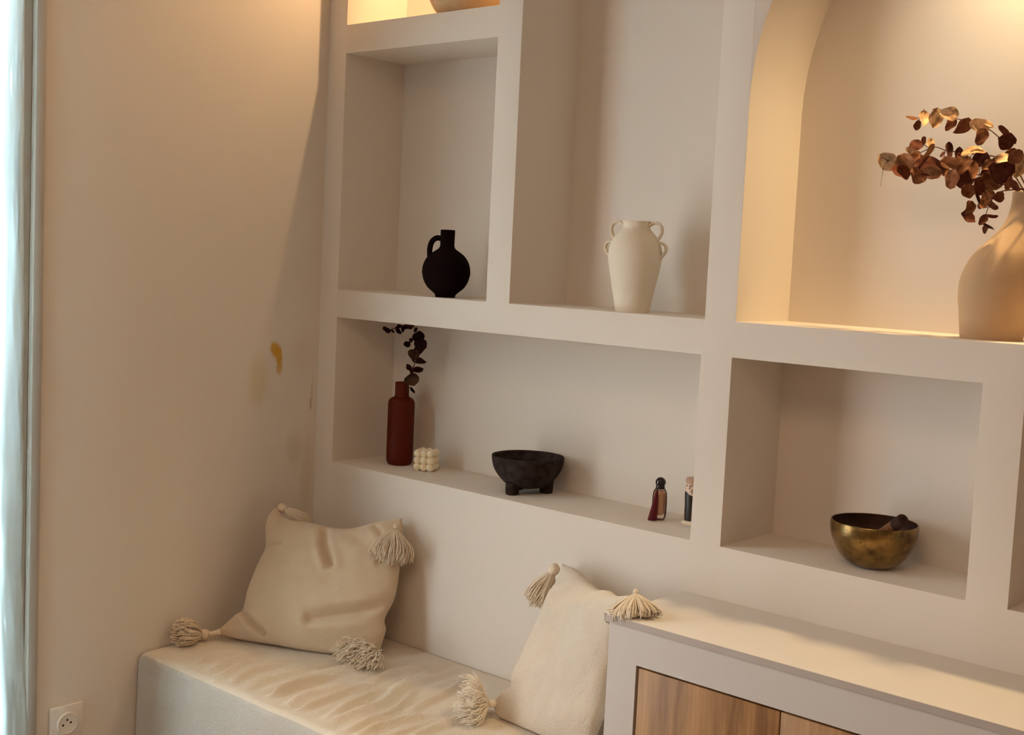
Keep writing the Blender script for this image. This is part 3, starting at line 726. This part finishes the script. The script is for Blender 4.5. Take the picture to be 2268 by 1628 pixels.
def tassel(parent, name, base, direction, length, spread, m, clamp, n=130, knot=.013, neck=None, seed=0, curl=.2, flat=None, strand=.00118, droop=0.0, label=None, tip=None):
    rnd = random.Random(seed)
    base = Vector(base); d = Vector(direction).normalized()
    a = d.orthogonal().normalized(); b = d.cross(a)
    if flat is not None:
        b = Vector(flat); b = (b-d*b.dot(d)).normalized(); a = d.cross(b)
    bm = bmesh.new()
    n = int(n*1.7)
    for k in range(n):
        ang = rnd.random()*2*PI; rr = math.sqrt(rnd.random())
        off = a*math.cos(ang)*rr + b*math.sin(ang)*rr*(.55 if flat is not None else 1)
        L = length*(.86+.22*rnd.random())
        wob = Vector((rnd.uniform(-1, 1), rnd.uniform(-1, 1), rnd.uniform(-1, 1)))
        pts = []
        for q in range(8):
            u = q/7
            fan = math.sin(min(u*1.25, 1)*PI/2)
            p = base + d*(L*u*(1-.22*rr*rr*u)) + off*(knot*.55*(1-u)+spread*fan) + wob*curl*.018*u*u + Vector((0, 0, -droop*u*u))
            p += Vector((noise.noise((k*3.1, u*3, 1)), noise.noise((k*3.1, u*3, 5)), noise.noise((k*3.1, u*3, 9))))*.004*u
            pts.append(clamp(p))
        add_tube(bm, pts, [strand*.8]+[strand]*6+[strand*.8], 5)
    o = obj(name, bm, m, None); world_child(o, parent)
    if label: o['label'] = label
    bm = bmesh.new()
    kc = base - d*knot*.75
    q = d.to_track_quat('Z', 'Y').to_matrix().to_4x4()
    prof = [(knot*math.sin(PI*i/14)*(1 if i < 10 else 1), -knot*1.1*math.cos(PI*i/14)) for i in range(15)]
    prof[0] = (0, prof[0][1]); prof[-1] = (0, prof[-1][1])
    MX = Matrix.Translation(kc) @ q
    add_lathe(bm, prof, 22, MX, False, False)
    for v in bm.verts:
        w = (v.co-kc); v.co = clamp(v.co + w.normalized()*.0008*math.sin(a.angle(w)*22) if w.length > 1e-6 else v.co)
    if tip is not None:
        add_tube(bm, smooth_path([tuple(kc), tuple(kc*.5+Vector(tip)*.5+Vector((0, 0, -.001))), tuple(tip)], 8), [.006, .0055, .0055, .006, .0065, .0075, .0085, .010], 12)
    kn = obj('knot', bm, m, None)
    kn.parent = o
    return o

def corner_clamp(p):
    return Vector((max(p.x, .008), min(p.y, -.008), max(p.z, .4535)))
def lean_clamp(p):
    x = p.x
    if p.z < .768 and p.y > -.262: x = min(x, 1.190)
    z = max(p.z, .4535)
    if x > 1.19 and p.y > -.268: z = max(z, .7645)
    return Vector((x, min(p.y, -.008), z))

def cushions():
    t = thing('cushion', 'tan square cushion with tassels leaning in the wall corner', 'cushion', (.22, -.23, .452), group='tasselled cushions on the corner bench')
    bm = cushion_mesh(CORNER_LEFT, CORNER_TOP, CORNER_RIGHT, CORNER_BOTTOM, CORNER_NORMAL, CORNER_CREASES, .058, .06, corner_clamp, 1)
    world_child(obj('cover', bm, M['cushion_tan']), t)
    C_ = corner_clamp
    tassel(t, 'tassel', (.041, -.376, .469), (-.02, -1, .26), .080, .034, M['yarn'], C_, 170, .0125, seed=1, curl=.1, tip=(.052, -.326, .466))
    tassel(t, 'tassel', (.094, -.170, .7655), (.62, .50, -.40), .082, .018, M['yarn'], C_, 130, .0115, seed=2, droop=.006)
    tassel(t, 'tassel', (.386, -.060, .755), (.10, -.25, -1), .088, .056, M['yarn'], C_, 260, .006, seed=3)
    tassel(t, 'tassel', (.418, -.160, .482), (.16, -.8, -.12), .066, .064, M['yarn_light'], C_, 300, .009, seed=4, curl=.9, flat=(0, 0, 1))
    t = thing('cushion', 'cream fleecy cushion with tassels wedged against the cabinet side', 'cushion', (1.0, -.16, .452), group='tasselled cushions on the corner bench')
    bm = cushion_mesh(LEANING_LEFT, LEANING_TOP, LEANING_RIGHT, LEANING_BOTTOM, LEANING_NORMAL, LEANING_CREASES, .055, .06, lean_clamp, 5)
    world_child(obj('cover', bm, M['cushion_cream']), t)
    C_ = lean_clamp
    tassel(t, 'tassel', (.890, -.060, .746), (-.36, -.25, -.9), .082, .028, M['yarn'], C_, 190, .0125, seed=5)
    tassel(t, 'tassel', (1.222, -.208, .797), (.22, -.22, -.85), .066, .054, M['yarn_light'], C_, 330, .005, seed=6)
    tassel(t, 'tassel', (.868, -.222, .484), (-.55, -.75, .02), .054, .050, M['yarn_light'], C_, 300, .0085, seed=7, curl=.9)
cushions()

# ------------------------------------------------------------------ pottery
def strap_handle(bm, pts, w, th, n=10, side=(0, 1, 0), steps=22):
    P = smooth_path(pts, steps)
    add_tube(bm, P, w, n, th/w, side)

CAMYAW = math.atan2(.666, .744)      # direction that runs parallel to the picture, in plan

def black_jug():
    s = .001105
    t = thing('jug_vase', 'matte black round jug vase with one loop handle and straight neck in the left niche', 'vase', (.4155, .050, ZC), CAMYAW)
    pr_ = [(22, 0), (22.5, 3), (24, 7), (31, 13), (41, 22), (49, 35), (53, 49), (53.8, 58), (52, 71), (46.5, 84), (38, 94.5), (28, 102), (20, 107.5), (16.8, 112), (16, 117), (16, 130), (16.2, 149)]
    pr_ = [(a*s, b*s) for a, b in pr_]
    P = smooth_prof(pr_, 90)
    P = [(.0, .0)] + P + [(15.0*s, 150*s), (13.4*s, 149*s), (13.2*s, 110*s), (0, 108*s)]
    bm = bmesh.new(); add_lathe(bm, P, 72, cap_start=False, cap_end=False)
    obj('body', bm, M['black_ceramic'], t, angle=50)
    bm = bmesh.new()
    strap_handle(bm, [(-13*s, 0, 130*s), (-24*s, 0, 131*s), (-34*s, 0, 123*s), (-38.5*s, 0, 108*s), (-38*s, 0, 90*s), (-37*s, 0, 82*s)], 6.2*s, 6.2*s, 14)
    obj('handle', bm, M['black_ceramic'], t)
black_jug()

def amphora():
    s = .000985
    t = thing('amphora_vase', 'rough cream amphora vase with four small handles in the tall niche', 'vase', (.972, .070, ZC), CAMYAW-.42)
    pr_ = [(37, 0), (38, 2), (41, 20), (46, 45), (51.5, 72), (56.5, 97), (59.3, 117), (59.5, 128), (57.5, 142), (52, 157), (44, 169), (36, 177.5), (31.5, 183), (29.8, 188), (30.2, 194), (32, 199)]
    P = smooth_prof([(a*s, b*s) for a, b in pr_], 100)
    P = [(0, 0)] + P + [(31.2*s, 200.5*s), (29*s, 199.5*s), (27*s, 190*s), (28*s, 180*s), (0, 172*s)]
    bm = bmesh.new(); add_lathe(bm, P, 88, cap_start=False, cap_end=False)
    obj('body', bm, M['white_ceramic'], t, angle=50)
    for sg in (-1, 1):
        bm = bmesh.new()
        strap_handle(bm, [(sg*28*s, 0, 190*s), (sg*40*s, 0, 197*s), (sg*53*s, 0, 194.5*s), (sg*58.5*s, 0, 182*s), (sg*55*s, 0, 168*s), (sg*47*s, 0, 157*s)], 8*s, 3.4*s, 12)
        obj('handle', bm, M['white_ceramic'], t)
        bm = bmesh.new()
        strap_handle(bm, [(sg*49*s, 0, 152*s), (sg*60*s, 0, 154*s), (sg*69*s, 0, 148*s), (sg*70*s, 0, 137*s), (sg*64*s, 0, 127*s), (sg*57*s, 0, 120*s)], 7*s, 3.2*s, 12)
        obj('handle', bm, M['white_ceramic'], t)
amphora()

def big_vase():
    s = .000818
    t = thing('vase', 'tall beige asymmetric stoneware vase holding dried eucalyptus in the arched niche', 'vase', (1.7488, .100, ZC), CAMYAW)
    # (height px, left, right) relative to the base centre, tilt of the picture removed
    rows = [(0, -66, 66), (6, -67.5, 67.5), (33, -70.5, 71), (60, -73.5, 80), (92, -77, 92), (125, -76, 101), (151, -68.5, 108), (184, -51, 114), (214, -22.5, 117), (247, 5.5, 117.5), (272, 17.5, 114), (298, 23, 111), (324, 23.5, 110)]
    rows = [(h, l, r) for h, l, r in rows]
    Lp = smooth_path([(l, h, 0) for h, l, r in rows], 80); Rp = smooth_path([(r, h, 0) for h, l, r in rows], 80)
    bm = bmesh.new(); n = 72; rings = []
    def ring(l, r, h, shrink=0):
        c = (l+r)/2; hw = (r-l)/2-shrink
        dp = min(hw*.80, 84)
        return [bm.verts.new((s*(c+hw*math.cos(2*PI*k/n)), s*dp*math.sin(2*PI*k/n), s*h)) for k in range(n)]
    for a, b in zip(Lp, Rp): rings.append(ring(a.x, b.x, (a.y+b.y)/2))
    rings.append(ring(23.5, 110, 325.5, 2)); rings.append(ring(23.5, 110, 324, 5)); rings.append(ring(23, 111, 298, 6)); rings.append(ring(17.5, 114, 272, 8))
    for a, b in zip(rings, rings[1:]):
        for k in range(n): bm.faces.new((a[k], a[(k+1) % n], b[(k+1) % n], b[k]))
    bm.faces.new(list(reversed(rings[0]))); bm.faces.new(rings[-1])
    obj('body', bm, M['beige_ceramic'], t, angle=50)
    bm = bmesh.new()
    rr = []
    for h, o in ((44.5, .1), (45.3, .5), (46.2, .1)):
        i = min(range(80), key=lambda q: abs(Lp[q].y-h)); c = (Lp[i].x+Rp[i].x)/2; hw = (Rp[i].x-Lp[i].x)/2+o
        rr.append([bm.verts.new((s*(c+hw*math.cos(2*PI*k/n)), s*(min(.8*(hw-o), 84)+o)*math.sin(2*PI*k/n), s*h)) for k in range(n)])
    for a, b in zip(rr, rr[1:]):
        for k in range(n): bm.faces.new((a[k], a[(k+1) % n], b[(k+1) % n], b[k]))
    obj('seam_line', bm, M['beige_ceramic'], t)
big_vase()

def top_vase():
    t = thing('vase', 'rounded tan pottery vase in the lit top left niche, only its base in view', 'vase', (.392, .100, ZA), CAMYAW)
    r = .098
    P = smooth_prof([(.045, 0), (.056, .004), (.075, .022), (.09, .05), (.098, .085), (.095, .118), (.082, .15), (.06, .172), (.042, .182), (.038, .195), (.041, .215)], 80)
    P = [(0, 0)] + P + [(.037, .214), (.034, .19), (0, .18)]
    bm = bmesh.new(); add_lathe(bm, P, 72, cap_start=False, cap_end=False)
    obj('body', bm, M['tan_ceramic'], t, angle=50)
    # small cream drop-shaped ornament fixed on the belly
    bm = bmesh.new()
    add_lathe(bm, [(0, -.028), (.006, -.024), (.011, -.014), (.013, 0), (.009, .018), (.003, .032), (0, .034)], 24, Matrix.Translation((-.033, -.0905, .066)) @ Matrix.Rotation(.2, 4, 'X') @ Matrix.Scale(.4, 4, (0, 1, 0)), False, False)
    obj('applied_drop', bm, M['cream_clay'], t)['label'] = 'cream drop-shaped relief on the belly'
top_vase()

def amber_bottle():
    s = .0011985
    t = thing('bottle_vase', 'tall frosted amber bottle vase holding a dried eucalyptus branch on the low niche shelf', 'vase', (.196, .125, ZE))
    pr_ = [(22, 0), (25, 1.5), (28, 6), (29.2, 12), (29.5, 30), (29.5, 132), (29, 139), (26.5, 145), (21, 149), (16.5, 151), (15.6, 154), (15.5, 160), (15.6, 182)]
    P = [(0, 0)] + [(a*s, b*s) for a, b in pr_] + [(15*s, 183*s), (13.4*s, 182*s), (13*s, 152*s), (26*s, 134*s), (26.5*s, 14*s), (0, 8*s)]
    bm = bmesh.new(); add_lathe(bm, P, 64, cap_start=False, cap_end=False)
    obj('body', bm, M['amber'], t, angle=40)
amber_bottle()

def bubble_candle():
    t = thing('bubble_candle', 'small cream bubble cube candle beside the amber bottle', 'candle', (.3035, .120, ZE), .42)
    bm = bmesh.new(); p = .0178; r = .0104
    for i in range(3):
        for j in range(3):
            for k in range(3):
                bmesh.ops.create_uvsphere(bm, u_segments=20, v_segments=14, radius=r, matrix=Matrix.Translation(((i-1)*p, (j-1)*p, r+k*p)))
    add_box(bm, -p, p, -p, p, r, r+2*p)
    obj('wax_body', bm, M['wax'], t)
    bm = bmesh.new(); add_tube(bm, smooth_path([(0, 0, .052), (.0005, 0, .058), (-.001, 0, .063), (-.003, .001, .066)], 8), .0009, 8)
    obj('wick', bm, M['wick'], t)
bubble_candle()

def footed_bowl():
    t = thing('footed_bowl', 'charcoal black bowl on stubby feet in the middle of the low niche', 'bowl', (.6605, .108, ZE), CAMYAW)
    out = smooth_prof([(.0001, .0135), (.030, .0145), (.050, .0215), (.0635, .033), (.0755, .048), (.082, .0605), (.0862, .077), (.0872, .0875)], 56)
    inn = smooth_prof([(.0800, .0865), (.077, .078), (.07, .061), (.058, .044), (.036, .031), (.0001, .028)], 40)
    bm = bmesh.new(); add_lathe(bm, [(0, .0135)] + out[1:] + [(.0868, .0895), (.084, .0902), (.0812, .0892)] + inn[:-1] + [(0, .028)], 80, cap_start=False, cap_end=False)
    obj('basin', bm, M['charcoal'], t, angle=60)
    for a in (math.radians(225), math.radians(11), math.radians(118)):
        bm = bmesh.new()
        cx, cy = .0485*math.cos(a), .0485*math.sin(a)
        add_lathe(bm, [(0, 0), (.0135, 0), (.0155, .0015), (.0162, .008), (.0168, .018), (.0175, .030), (0, .034)], 28, Matrix.Translation((cx, cy, 0)), False, False)
        obj('foot', bm, M['charcoal'], t, angle=50)
footed_bowl()

def perfume():
    t = thing('perfume_bottle', 'small tinted glass perfume bottle with black ball cap and dark red tassel', 'perfume bottle', (1.0405, .118, ZE), CAMYAW)
    s = .000995*1
    # glass: sits right of the tassel
    bm = bmesh.new()
    prof = smooth_prof([(13.5, 3), (15.5, 9), (16.5, 24), (16.4, 46), (15.2, 60), (12.5, 67), (9.8, 70)], 40)
    prof = [(0, 0), (12.5, 0)] + prof
    add_lathe(bm, [(a*s, b*s) for a, b in prof], 48, cap_start=False, cap_end=True)
    obj('glass_body', bm, M['perfume_glass'], t, angle=50)
    bm = bmesh.new()
    prof = smooth_prof([(8, 11), (12.5, 15), (14, 26), (13.8, 46), (12.8, 58), (9, 65)], 30)
    add_lathe(bm, [(0, 11*s)] + [(a*s, b*s) for a, b in prof] + [(0, 66*s)], 40, cap_start=False, cap_end=False)
    obj('perfume_liquid', bm, M['perfume_liquid'], t)
    bm = bmesh.new(); add_lathe(bm, [(0, 69*s), (10.5*s, 69*s), (10*s, 73*s), (9.2*s, 78*s), (0, 78*s)], 36, cap_start=False, cap_end=False)
    obj('neck_collar', bm, M['black_gloss'], t, angle=40)
    bm = bmesh.new()
    R_ = 11.5*s
    add_lathe(bm, [(0, -R_*.72)]+[(R_*math.cos(a), R_*math.sin(a)) for a in [(-.72+i*(.72+PI/2)/20) for i in range(20)]]+[(0, R_)], 40, Matrix.Translation((0, 0, 83.5*s)), False, False)
    obj('ball_cap', bm, M['black_gloss'], t, angle=40)
    bm = bmesh.new(); rnd = random.Random(3)
    for k in range(110):
        a = rnd.random()*2*PI; q = math.sqrt(rnd.random())
        bx, by = q*math.cos(a), q*math.sin(a)
        pts = [((-9+bx*2)*s, (-16+by*2)*s, 66*s), ((-12+bx*5)*s, (-18.0+by*4)*s, 42*s), ((-15+bx*8.5)*s, (-19+by*4.5)*s, 16*s), ((-16.5+bx*10.5)*s, (-20+by*5)*s, (1.5+rnd.random()*2)*s)]
        add_tube(bm, smooth_path(pts, 7), .0011, 5)
    tl = obj('tassel', bm, M['dark_red_tassel'], t)
    tl['label'] = 'dark red thread tassel hanging from the neck'
    bm = bmesh.new(); add_tube(bm, smooth_path([(-6*s, -9*s, 72*s), (-8*s, -14*s, 70*s), (-9*s, -16*s, 65*s)], 8), .0022, 8)
    obj('cord', bm, M['black_gloss'], tl)
perfume()

def ornament():
    s = .00099
    t = thing('ornament', 'slim tan-capped ornament with black lower half at the right end of the low niche', 'ornament', (1.1115, .138, ZE), CAMYAW)
    bm = bmesh.new(); add_lathe(bm, [(0, 0), (19*s, 0), (20.5*s, 2*s), (20*s, 5*s), (15*s, 8*s), (0, 8*s)], 40, cap_start=False, cap_end=False)
    obj('base', bm, M['cream_clay'], t, angle=40)
    bm = bmesh.new(); add_lathe(bm, [(0, 7*s), (14.2*s, 7*s), (15*s, 20*s), (15.2*s, 42*s), (16.5*s, 58*s), (16*s, 66*s), (0, 66*s)], 40, Matrix.Identity(4), False, False)
    for v in bm.verts:
        if v.co.z > 50*s: v.co.z -= .5*(v.co.x+.0*s)
    obj('lower_body', bm, M['ornament_black'], t, angle=40)
    bm = bmesh.new(); add_lathe(bm, [(0, 52*s), (15.6*s, 52*s), (16.2*s, 66*s), (15.8*s, 84*s), (15*s, 93*s), (0, 93*s)], 40, cap_start=False, cap_end=False)
    obj('upper_body', bm, M['ornament_cream'], t, angle=40)['label'] = 'cream and brown patterned upper half'
    bm = bmesh.new(); add_lathe(bm, [(0, 92*s), (15.2*s, 92*s), (15.8*s, 95*s), (15.2*s, 100*s), (13*s, 103*s), (0, 103.5*s)], 40, cap_start=False, cap_end=False)
    obj('cap', bm, M['clay_tan'], t, angle=40)
ornament()

def singing_bowl():
    t = thing('singing_bowl', 'aged brass singing bowl with a wooden striker inside, in the square niche', 'bowl', (1.553, .1015, ZE))
    out = smooth_prof([(.0001, .0004), (.028, .001), (.046, .007), (.0625, .022), (.0745, .043), (.081, .062), (.0828, .078), (.0825, .0865)], 60)
    bm = bmesh.new()
    add_lathe(bm, [(0, 0.0004)] + out[1:] + [(.0815, .0880), (.0797, .0875)], 88, cap_start=False, cap_end=False)
    obj('outer_shell', bm, M['brass'], t, angle=60)
    inn = smooth_prof([(.0797, .0875), (.0800, .078), (.0780, .062), (.0715, .044), (.0600, .0245), (.044, .0105), (.027, .005), (.0001, .0045)], 50)
    bm = bmesh.new(); add_lathe(bm, inn[:-1] + [(0, .0045)], 88, cap_start=False, cap_end=False)
    obj('inner_shell', bm, M['brass_inside'], t)
    # striker resting on the rim
    a = Vector((1.515, .125, ZE+.022)); b = Vector((1.6335, .0495, ZE+.1125))
    tt = thing('striker', 'dark wooden striker stick leaning on the rim inside the brass bowl', 'striker', tuple(a))
    d = (b-a); L = d.length
    q = d.normalized().to_track_quat('Z', 'Y').to_matrix().to_4x4()
    bm = bmesh.new(); add_lathe(bm, [(0, 0), (.0095, 0), (.0103, .0015), (.0106, L*.5), (.0108, L-.028), (0, L-.028)], 36, q, False, False)
    obj('handle', bm, M['striker_wood'], tt, angle=40)
    bm = bmesh.new(); add_lathe(bm, [(0, L-.029), (.0112, L-.029), (.0115, L-.026), (.0115, L-.003), (.0105, L-.0008), (.008, L), (.0035, L), (.003, L-.002), (0, L-.002)], 36, q, False, False)
    obj('leather_end', bm, M['striker_leather'], tt, angle=40)['label'] = 'darker leather wrapped end'
singing_bowl()

# ------------------------------------------------------------------ dried eucalyptus
FWD = Vector((-.6613, .7451, -.0869))
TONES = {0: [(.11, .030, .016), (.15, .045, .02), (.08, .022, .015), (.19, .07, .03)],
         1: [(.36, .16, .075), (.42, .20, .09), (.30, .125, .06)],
         2: [(.62, .38, .20), (.70, .44, .245), (.56, .33, .165)]}  # pale tan, partly the niche spot's light painted into the leaf colour
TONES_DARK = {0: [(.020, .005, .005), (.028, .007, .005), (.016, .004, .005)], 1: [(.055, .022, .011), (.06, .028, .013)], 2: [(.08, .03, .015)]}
def leaf_mesh(lst, tones, seed, ok=lambda p: p):
    rnd = random.Random(seed)
    bm = bmesh.new()
    lay = bm.loops.layers.float_color.new('leaf_tone')
    for (c, d, L, W, tone) in lst:
        c = Vector(c); d = Vector(d).normalized()
        side = FWD.cross(d).normalized()
        tilt = rnd.uniform(-.55, .55)
        if W < L*.45: tilt = rnd.choice((-1, 1))*rnd.uniform(.7, 1.0)
        nrm = (-FWD*math.cos(tilt) + side*math.sin(tilt)).normalized()
        side = nrm.cross(d).normalized()
        if d.z < -.0: pass
        pitch = rnd.uniform(-.3, .3)
        d2 = (d*math.cos(pitch)+nrm*math.sin(pitch)).normalized(); nrm = d2.cross(side).normalized()*(-1)
        if nrm.dot(-FWD) < 0: nrm = -nrm
        hw = W*.58/max(math.cos(tilt), .5); hl = L*.57/math.cos(pitch)
        col = Vector(rnd.choice(tones[tone]))*rnd.uniform(.85, 1.15)
        nu, nv = 11, 8
        cup = rnd.uniform(-.4, .6); fold = rnd.uniform(.1, .75); tw = rnd.uniform(-.6, .6); ph = rnd.uniform(0, 9); egg = rnd.uniform(-.05, .3)
        rows = []
        for i in range(nu+1):
            u = -1+2*i/nu
            # obovate outline, blunt tip, narrow stalk end
            w = math.sqrt(max(0, 1-u*u))*(1+egg*u)*(1+.10*math.sin(4.3*u+ph))
            w = max(w, .02)
            row = []
            for j in range(nv+1):
                v = -1+2*j/nv
                wav = .22*math.sin(4*u+3*v+ph)*abs(v)
                h = cup*(u*u)*.5 + fold*abs(v)*w*.5 + tw*u*v*.4 + wav*.5
                row.append(bm.verts.new(ok(c + d2*hl*u + side*hw*w*v + nrm*h*hw)))
            rows.append(row)
        for a, b in zip(rows, rows[1:]):
            for j in range(nv):
                f = bm.faces.new((a[j], a[j+1], b[j+1], b[j]))
                k = 1+.10*math.sin(j*2.1)+(.35*math.sin(ph+j*.6) if tone else 0)
                for l in f.loops: l[lay] = (col.x*k, col.y*k, col.z*k, 1)
    return bm

def branch(label, leaves, stems, seed, tones, group, ok=lambda p: p, r=.0012):
    base = stems[0][-1] if seed != 9 else stems[0][0]
    t = thing('eucalyptus_branch', label, 'dried branch', tuple(base), 0, group)
    bm = bmesh.new()
    for si, st in enumerate(stems):
        P = smooth_path(st, 8*len(st)); n = len(P)
        rr = [r*(.45+.75*(i/(n-1))) for i in range(n)] if seed != 9 else [r*(1.2-.7*(i/(n-1))) for i in range(n)]
        if si: rr = [q*.45 for q in rr]
        add_tube(bm, [ok(p) for p in P], rr, 8)
    # short leaf stalks to the nearest stem point
    pts = [p for st in stems for p in smooth_path(st, 10*len(st))]
    for (c, d, L, W, tone) in leaves:
        c = Vector(c); d = Vector(d)
        q = min(pts, key=lambda p: (p-c).length)
        e = c-d*L*.46 if (c-d*L*.46-q).length < (c+d*L*.46-q).length else c+d*L*.46
        if .003 < (e-q).length < .035: add_tube(bm, [ok(q), ok((q+e)/2+Vector((0, 0, .001))), ok(e)], .0007, 6)
    world_child(obj('stem', bm, M['stem']), t)
    world_child(obj('foliage', leaf_mesh(leaves, tones, seed, ok), M['leaf']), t)

def okD(p): return Vector((p.x, min(p.y, .2), p.z))
def okE(p): return Vector((max(p.x, .074), min(max(p.y, .01), .2), min(p.z, 1.249)))
branch('upper arching branch of dried brown eucalyptus in the beige vase', UPPER_LEAVES, [UPPER_STEM], 1, TONES, 'dried eucalyptus branches in the beige vase', okD)
branch('long middle branch of dried eucalyptus reaching furthest left from the beige vase', MIDDLE_LEAVES, [MIDDLE_STEM, [tuple(p) for p in reversed(STRAY_STEM)]], 2, TONES, 'dried eucalyptus branches in the beige vase', okD)
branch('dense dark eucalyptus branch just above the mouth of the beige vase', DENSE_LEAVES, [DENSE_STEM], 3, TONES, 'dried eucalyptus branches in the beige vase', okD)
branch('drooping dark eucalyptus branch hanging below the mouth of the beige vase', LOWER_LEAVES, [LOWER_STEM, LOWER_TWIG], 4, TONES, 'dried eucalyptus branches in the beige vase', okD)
branch('dark dried eucalyptus branch standing in the amber bottle', BOTTLE_LEAVES, [BOTTLE_STEM], 9, TONES_DARK, None, okE)

# ------------------------------------------------------------------ light
def area(name, loc, rot, sx, sy, power, color, spread=PI):
    l = bpy.data.lights.new(name, 'AREA'); l.shape = 'RECTANGLE'; l.size = sx; l.size_y = sy; l.energy = power; l.color = color; l.spread = spread
    o = bpy.data.objects.new(name, l); COL.objects.link(o); o.location = loc; o.rotation_euler = rot
    return o
def spot(name, loc, power, color, size, blend, radius, target):
    l = bpy.data.lights.new(name, 'SPOT'); l.energy = power; l.color = color; l.spot_size = size; l.spot_blend = blend; l.shadow_soft_size = radius
    o = bpy.data.objects.new(name, l); COL.objects.link(o); o.location = loc
    o.rotation_euler = (Vector(target)-Vector(loc)).to_track_quat('-Z', 'Y').to_euler()
    return o
# daylight at the french window, then a fill lamp behind the camera
area('window_daylight', (.032, -1.55, 1.05), (0, -PI/2, 0), 1.7, .75, 25, (1.0, .975, .94))
area('outdoor_daylight', (-.13, -1.0, 1.25), (0, -PI/2, 0), 2.2, .24, 98, (.74, .92, 1.0), math.radians(70))
area('front_wall_fill', (1.3, YF+.05, 1.5), (PI/2, 0, 0), 2.2, 1.6, 5, (.97, .97, .94))  # added fill lamp; this wall has no window
# recessed warm spots in the ceilings of the two lit niches
spot('niche_spot', (.29, .105, ZAT-.015), 19, (1.0, .66, .33), math.radians(150), .6, .012, (.29, .09, ZA))
spot('niche_spot', (ARC_X, .155, 2.27), 45, (1.0, .73, .38), math.radians(125), 1.0, .022, (ARC_X, .13, ZC))
# unseen warm lamp under the ceiling, added as ambient fill
area('warm_ceiling_fill', (2.2, -2.6, 2.72), (0, 0, 0), 1.2, 1.2, 25, (1.0, .685, .43))

w = bpy.data.worlds.new('sky'); scene.world = w; w.use_nodes = True
bg = w.node_tree.nodes['Background']
sky = w.node_tree.nodes.new('ShaderNodeTexSky'); sky.sky_type = 'HOSEK_WILKIE'; sky.turbidity = 4; sky.sun_direction = (.3, .6, .7)
w.node_tree.links.new(sky.outputs[0], bg.inputs['Color'])
bg.inputs['Strength'].default_value = .6

# ------------------------------------------------------------------ camera
cam = bpy.data.cameras.new('camera'); co = bpy.data.objects.new('camera', cam); COL.objects.link(co)
R_ = Vector((.7443200, .6661458, .0473026)); U_ = Vector((-.0931255, .0333931, .9950943)); F_ = R_.cross(U_)
co.matrix_world = Matrix(((R_.x, U_.x, F_.x, 2.61132), (R_.y, U_.y, F_.y, -2.16324), (R_.z, U_.z, F_.z, 1.43088), (0, 0, 0, 1)))
cam.sensor_fit = 'HORIZONTAL'; cam.sensor_width = 36; cam.lens = 2792.4/2268*36
cam.clip_start = .05; cam.clip_end = 50
scene.camera = co

scene.view_settings.view_transform = 'Standard'
scene.view_settings.look = 'None'
scene.view_settings.exposure = 0
scene.view_settings.gamma = 1
scene.cycles.max_bounces = 10
scene.cycles.diffuse_bounces = 6
scene.cycles.transparent_max_bounces = 12
scene.cycles.use_denoising = True
